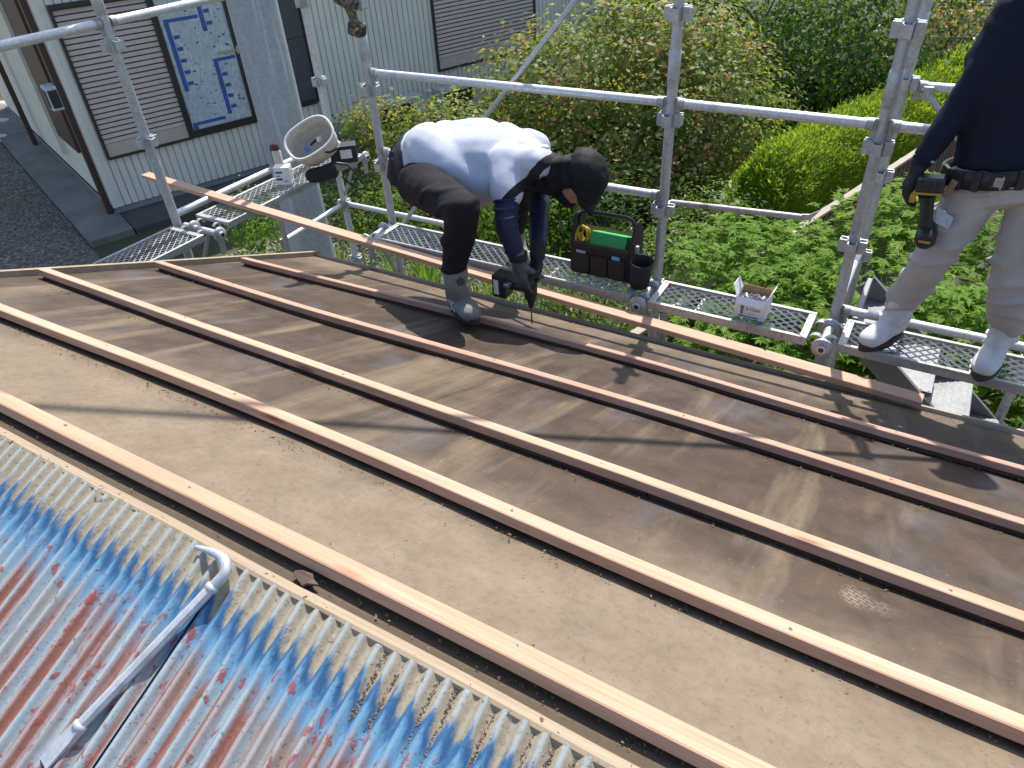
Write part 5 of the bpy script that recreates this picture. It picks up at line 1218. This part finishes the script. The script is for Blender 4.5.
# tool tote
def tote():
    x0, x1, y0, y1, z0 = -1.585, -1.245, 3.165, 3.335, ZP+.002; hf = .185
    r_ = thing('tool_tote', 'dark canvas tool tote with front pockets, carry handle and a green case inside', 'tool bag', ((x0+x1)/2, (y0+y1)/2, z0))
    b = MB(); th = .008
    b.bbox(((x0+x1)/2, (y0+y1)/2, z0+.01), (x1-x0, y1-y0, .02), .006); b.bbox(((x0+x1)/2, y0, z0+hf/2), (x1-x0, th, hf), .004); b.bbox(((x0+x1)/2, y1, z0+hf*.55), (x1-x0, th, hf*1.1), .004)
    b.part('body', M['brown_fabric'], r_)
    for x in (x0, x1):
        e = MB(); e.prism([(y0, z0+.005), (y1, z0+.005), (y1, z0+.22), ((y0+y1)/2+.03, z0+.31), ((y0+y1)/2-.03, z0+.31), (y0, z0+.20)], [((x-.005, 0, 0), (0, 1, 0), (0, 0, 1)), ((x+.005, 0, 0), (0, 1, 0), (0, 0, 1))]); e.part('end_panel', M['brown_fabric'], r_)
    e = MB(); e.add([(x0+.012, y1-.006, z0+.05), (x1-.012, y1-.006, z0+.05), (x1-.012, y1-.006, z0+.20), (x0+.012, y1-.006, z0+.20)], [(0, 1, 2, 3)]); e.add([(x0+.007, y0+.02, z0+.06), (x0+.007, y1-.01, z0+.06), (x0+.007, (y0+y1)/2+.02, z0+.29), (x0+.007, y0+.03, z0+.20)], [(0, 1, 2, 3)])
    e.part('lining', M['yellow'], r_)
    e = MB(); ym = (y0+y1)/2; e.tube([(x0+.012, ym, z0+.20), (x0+.012, ym, z0+.285), (x0+.03, ym, z0+.315), (x0+.06, ym, z0+.325), (x1-.06, ym, z0+.325), (x1-.03, ym, z0+.315), (x1-.012, ym, z0+.285), (x1-.012, ym, z0+.20)], .0115, 12); e.part('handle', M['black_plastic'], r_)
    w_ = (x1-x0-.03)/3
    for k in range(3):
        e = MB(); e.bbox((x0+.015+w_*(k+.5), y0-.012, z0+.065), (w_-.008, .020, .115), .006); p = e.part('pocket', M['brown_fabric'], r_)
    e = MB(); e.bbox((x0+.06, y0-.006, z0+.128), (.055, .006, .02), .001); e.part('pencil_case', M['reflector'], r_)
    e = MB(); e.bbox((x1-.075, y0-.008, z0+.128), (.045, .012, .025), .003); e.part('marker', simple('pale_blue_marker', (.22, .45, .55), .5), r_)
    e = MB(); e.bbox(((x0+x1)/2, y0-.004, z0+.172), (x1-x0-.02, .006, .022), .002); e.part('top_band', M['black_plastic'], r_)
    e = MB(); c = ((x0+x1)/2+.03, ym-.012, z0+.165); e.bbox(c, (.205, .10, .115), .006, Matrix.Rotation(-.42, 3, 'X')); g = e.solo('case', M['green_box'], 'green plastic case tucked inside the tool tote', 'case')
    e = MB(); c = Vector((x0+.035, ym-.02, z0+.20)); e.tube([c+V(math.cos(a)*.028, 0, math.sin(a)*.045) for a in np.linspace(0, 6.28, 18)], .007, 8); e.tube([c+V(.012+math.cos(a)*.024, .02, -.01+math.sin(a)*.04) for a in np.linspace(0, 6.28, 18)], .007, 8); e.solo('cord_coil', M['yellow'], 'yellow coil of cord in the left end of the tool tote', 'cord')
tote()
c = V(-1.185, 3.165, ZP+.002); r_ = thing('cup_pouch', 'round black tool pouch standing beside the tool tote', 'pouch', c); tilt = V(.10, -.12, 1).normalized()
b = MB(); F = frame((1, 0, 0), tilt); n = 22; vs_ = []
for rr, hh in ((.0, .0), (.050, .0), (.055, .02), (.056, .10), (.060, .145), (.063, .15), (.056, .15), (.050, .10), (.046, .02), (0, .018)):
    vs_ += [c + F @ V(math.cos(2*math.pi*k/n)*rr, math.sin(2*math.pi*k/n)*rr, hh+.006) for k in range(n)]
b.add(vs_, [(j*n+k, j*n+(k+1) % n, (j+1)*n+(k+1) % n, (j+1)*n+k) for j in range(9) for k in range(n)], 0, True); b.part('cup', M['dark_fabric'], r_)
b = MB(); b.tube([c + F @ V(math.cos(a)*.061, math.sin(a)*.061, .150) for a in np.linspace(0, 2*math.pi, 25)], .0045, 6, caps=False); b.part('rim', M['black_plastic'], r_)
b = MB(); b.bbox(c+V(-.035, .035, .17), (.02, .02, .07), .005); b.part('clip', M['galv'], r_)
# screw box
def screw_box():
    x0, x1, y0, y1, z0, h = -.655, -.512, 3.085, 3.195, ZP+.001, .108; t = .003; rz = Matrix.Rotation(-.02, 3, 'Z')
    r_ = thing('screw_box', 'open white cardboard box full of screws on the short platform', 'box', ((x0+x1)/2, (y0+y1)/2, z0))
    b = MB(); b.box(((x0+x1)/2, (y0+y1)/2, z0+t/2), (x1-x0, y1-y0, t)); b.box(((x0+x1)/2, y0-t/2, z0+h/2), (x1-x0, t, h)); b.box(((x0+x1)/2, y1+t/2, z0+h/2), (x1-x0, t, h)); b.box((x0-t/2, (y0+y1)/2, z0+h/2), (t, y1-y0+2*t, h)); b.box((x1+t/2, (y0+y1)/2, z0+h/2), (t, y1-y0+2*t, h)); b.part('carton', M['white_card'], r_)
    b = MB(); b.box(((x0+x1)/2, y1-.001, z0+h*.80), (x1-x0-.004, .002, h*.62)); b.part('inner_wall', M['brown_card'], r_)
    for x, s in ((x0, -1), (x1, 1)):
        f = MB(); f.add([(x, y0, z0+h), (x, y1, z0+h), (x+s*.022, y1-.006, z0+h+.055), (x+s*.022, y0+.006, z0+h+.055)], [(0, 1, 2, 3)]); o = link('flap', f.mesh('flap', fix=False), M['white_card'], r_); md = o.modifiers.new('t', 'SOLIDIFY'); md.thickness = .003
    f = MB(); f.add([(x0, y0, z0+h), (x1, y0, z0+h), (x1-.004, y0-.020, z0+h-.030), (x0+.004, y0-.020, z0+h-.030)], [(0, 1, 2, 3)]); o = link('flap', f.mesh('flap', fix=False), M['white_card'], r_); md = o.modifiers.new('t', 'SOLIDIFY'); md.thickness = .003
    s_ = MB(); rng = random.Random(8)
    for _ in range(170):
        p = V(rng.uniform(x0+.014, x1-.014), rng.uniform(y0+.012, y1-.014), z0+h*rng.uniform(.55, .80)); d = V(rng.gauss(0, 1), rng.gauss(0, 1), rng.gauss(0, .5)).normalized()*.016
        s_.tube([p-d, p+d*.9, p+d], [.0014, .0019, .0042], 6, sm=False)
    o = s_.part('screws', M['screw'], r_); prop(o, kind='stuff')
    # printed front
    y = y0-t-.0006; k = MB()
    for q in range(6): k.box((x0+.034, y, z0+.062-.0085*q), (.018-.0016*q if q < 4 else .012-.003*(q-4), .0008, .0055))
    k.box(((x0+x1)/2-.004, y, z0+.009), (.095, .0008, .005)); k.part('print', M['ink'], r_)
    for txt, px_, pz, sz in (('S-32mm', x0+.052, z0+.045, .021), ('-  E  T', x0+.062, z0+.022, .013)):
        cu = bpy.data.curves.new('t', 'FONT'); cu.body = txt; cu.size = sz; cu.extrude = .0004; to = bpy.data.objects.new('t', cu); COL.objects.link(to); to.rotation_euler = (R(90), 0, 0); to.location = (px_, y, pz)
        bpy.context.view_layer.update(); dg = bpy.context.evaluated_depsgraph_get(); me = bpy.data.meshes.new_from_object(to.evaluated_get(dg)); me.transform(to.matrix_world); bpy.data.objects.remove(to); me.materials.clear(); link('lettering', me, M['ink'], r_)
screw_box()
# canvas bucket bag on the left platform
def bucket():
    C = at_y(309, 138, 3.60); U = V(.60, .70, .42).normalized(); Nn = V(.55, -.30, .80); Nn = (Nn-U*Nn.dot(U)).normalized(); W = Nn.cross(U)
    r_ = thing('canvas_bucket', 'beige canvas bucket bag lying tilted on the left platform', 'tool bag', (C.x, C.y, ZP))
    def ring(a, b_, d, n=30): return [C - Nn*d + U*math.copysign(abs(math.cos(t))**.75, math.cos(t))*a + W*math.copysign(abs(math.sin(t))**.75, math.sin(t))*b_ for t in [2*math.pi*k/n for k in range(n)]]
    b = MB(); n = 30; lev = [(.0, .0, .20), (.13, .09, .20), (.148, .105, .19), (.170, .122, .11), (.184, .130, 0.0), (.172, .118, .0), (.160, .112, .10), (.138, .095, .175), (0, 0, .18)]; vs_ = []
    for i, (a, bb, d) in enumerate(lev):
        w = [p + (p-C).normalized()*.006*mnoise.noise(p*14) if 0 < i < 8 else p for p in ring(a, bb, d)]; vs_ += w
    b.add(vs_, [(j*n+k, j*n+(k+1) % n, (j+1)*n+(k+1) % n, (j+1)*n+k) for j in range(len(lev)-1) for k in range(n)], 0, True); b.part('bag', M['beige_canvas'], r_)
    b = MB(); rg = ring(.179, .125, -.002); b.tube(rg+[rg[0]], .0105, 8, caps=False); b.part('rim', simple('pale_rim_webbing', (.62, .60, .56), .85, 0, .08, 40, .2, 300), r_)
    b = MB(); p1 = C-Nn*.02+W*-.112+U*.02; b.tube([p1, C-Nn*.09+W*-.12+U*.06, C-Nn*.15+W*-.10+U*.14], .012, 8); b.part('strap', M['black_plastic'], r_)
    b = MB(); q = C-Nn*.10; b.tube([q+U*-.08, q+U*-.045], .016, 10); b.solo('blue_cap', M['blue'], 'small blue plastic cap lying inside the canvas bucket', 'cap'); b = MB(); b.tube([q+U*-.03+W*.01, q+U*.04+W*.02], .009, 8); b.solo('marker', M['ink'], 'dark marker lying inside the canvas bucket', 'marker'); b = MB(); b.bbox(q+U*.05+Nn*.02, (.03, .03, .035), .006); b.solo('plastic_piece', M['white_card'], 'small white plastic piece inside the canvas bucket', 'fitting')
    # black belt pouch in front of the bucket
    c = at_z(322, 178, ZP+.03); c.z = ZP+.055; r2 = thing('belt_pouch', 'black oval waist pouch with a loose strap lying before the canvas bucket', 'pouch', (c.x, c.y, ZP))
    link('pouch_body', grow([[(c+V(-.05, -.05, 0), (.05, .045, .052)), (c+V(.05, .06, .01), (.055, .05, .055))]], .008, 4, folds(.006, (1, 1, 0), 60, .003), 'pouch'), M['dark_fabric'], r2, True)
    b = MB(); e = at_z(354, 165, ZP+.1); b.tube([c+V(0, 0, .05), c.lerp(e, .4)+V(.0, 0, .06), c.lerp(e, .8)+V(0, 0, .02), e+V(.03, 0, -.08), e+V(-.03, -.03, -.15), c.lerp(e, .6)+V(.04, -.04, -.04)], [.010]*6, 8); b.part('strap', M['black_plastic'], r2)
bucket()
# small white box and spray can
p = at_z(284, 184, ZP); b = MB(); F = Matrix.Rotation(.55, 3, 'Z'); r_ = thing('carton', 'small white printed carton standing at the near end of the bucket', 'box', (p.x, p.y, ZP+.001)); b.bbox(p+V(0, .02, .066), (.115, .085, .128), .003, F); b.part('box', M['white_card'], r_)
for dx, dz, w_, h_ in ((-.02, .095, .05, .012), (-.03, .07, .03, .006), (-.025, .045, .045, .014), (.02, .03, .03, .006)):
    b = MB(); b.box(p+V(0, .02, dz)+F @ V(dx, -.0432, 0), (w_, .001, h_), F); b.part('print', M['ink'], r_)
b = MB(); b.box(p+V(0, .02, .07)+F @ V(.0582, 0, 0), (.001, .05, .07), F); b.part('side_print', M['reflector'], r_)
p = V(-4.10, 3.46, ZP+.001); p = at_z(281, 171, ZP); r_ = thing('caulk_tube', 'pale cylindrical can with a dark red cap behind the white carton', 'can', (p.x, p.y, ZP+.001)); b = MB(); b.tube([p+V(0, 0, .002), p+V(0, 0, .15), p+V(0, 0, .165)], [.036, .036, .026], 18); b.part('can', simple('pale_can', (.55, .50, .42), .5, .2), r_)
b = MB(); b.tube([p+V(0, 0, .165), p+V(0, 0, .205), p+V(0, 0, .212)], [.030, .030, .022], 16); b.part('cap', M['red_cap'], r_)
b = MB(); b.tube([p+V(-.06, .02, .002), p+V(-.06, .02, .17), p+V(-.06, .02, .19)], [.018, .018, .010], 12); b.solo('marker', M['black_plastic'], 'dark bottle standing just left of the red capped can', 'bottle')
# black label box and things behind the bucket
p = at_y(345, 160, 3.95); r_ = thing('label_box', 'black box with a white label at the far end of the left platform', 'box', (p.x, p.y, ZP)); F = Matrix.Rotation(.72, 3, 'Z')
b = MB(); b.bbox(V(p.x, p.y, ZP+.11), (.20, .12, .13), .006, F); b.part('box', M['black_plastic'], r_); b = MB(); b.box(V(p.x, p.y, ZP+.115)+F @ V(.02, -.0605, 0), (.085, .001, .065), F); b.part('label', M['white_card'], r_)
b = MB(); b.bbox(V(p.x, p.y, ZP+.024), (.17, .11, .045), .004, F); b.part('stand', M['galv_dull'], r_)
p2_ = V(p.x-.12, p.y-.02, ZP+.17); b = MB()
for k in range(5): b.bbox(p2_+V(.03*k-.04, .02*(k % 2), .01*(k % 3)), (.06, .05, .045), .012, Matrix.Rotation(.7*k, 3, 'X'))
link_ = solo('crumpled_gloves', grow([[(p2_+V(-.05, 0, 0), .03), (p2_+V(.03, .02, .015), .034), (p2_+V(.08, .03, -.01), .022)], [(p2_+V(0, 0, .02), .025), (p2_+V(.02, -.05, .01), .02)]], .007, 2, folds(.012, (1, 1, 0), 90, .006), 'rag'), M['reflector'], 'pale crumpled work gloves behind the canvas bucket', 'gloves', smooth=True)
# drill hanging on the pole left of the bending worker
def hung_drill():
    a = at_y(357, 29, 3.27); h0 = at_y(347, 2, 3.27); r_ = thing('drill', 'camouflage pattern impact driver hanging on a pole at the top of the photo', 'drill', a+V(0, 0, -.06))
    t = NT('camo_plastic'); c = t.ramp(t.noise(t.coord(), 34, 3), [(.40, (.020, .020, .022)), (.47, (.10, .07, .045)), (.56, (.26, .17, .07)), (.63, (.03, .03, .035))], 'CONSTANT'); m_ = t.done(c, .5)
    b = MB(); b.bbox(a+V(.0, 0, 0), (.085, .075, .07), .014, Matrix.Rotation(.25, 3, 'Y')); b.part('battery', m_, r_)
    b = MB(); b.bbox(a+V(.03, -.0385, .006), (.035, .003, .012), .001, Matrix.Rotation(-.4, 3, 'Y')); b.part('name_strip', M['drill_yellow'], r_)
    b = MB(); b.tube([a+V(-.01, 0, .02), a.lerp(h0, .5), h0+V(0, 0, -.01)], [.026, .021, .025], 14); b.part('grip', m_, r_)
    u = V(-.85, 0, .35).normalized(); b = MB(); b.tube([h0+u*-.06, h0+u*-.04, h0+u*.07, h0+u*.09, h0+u*.13], [.026, .036, .036, .022, .014], 16); b.part('motor_housing', m_, r_)
    b = MB(); b.tube([h0+u*-.04+V(0, .0, .0), V(PX_L1-.0, PY-.03, h0.z+.03)], .006, 6); b.part('hook', M['galv'], r_)
hung_drill()
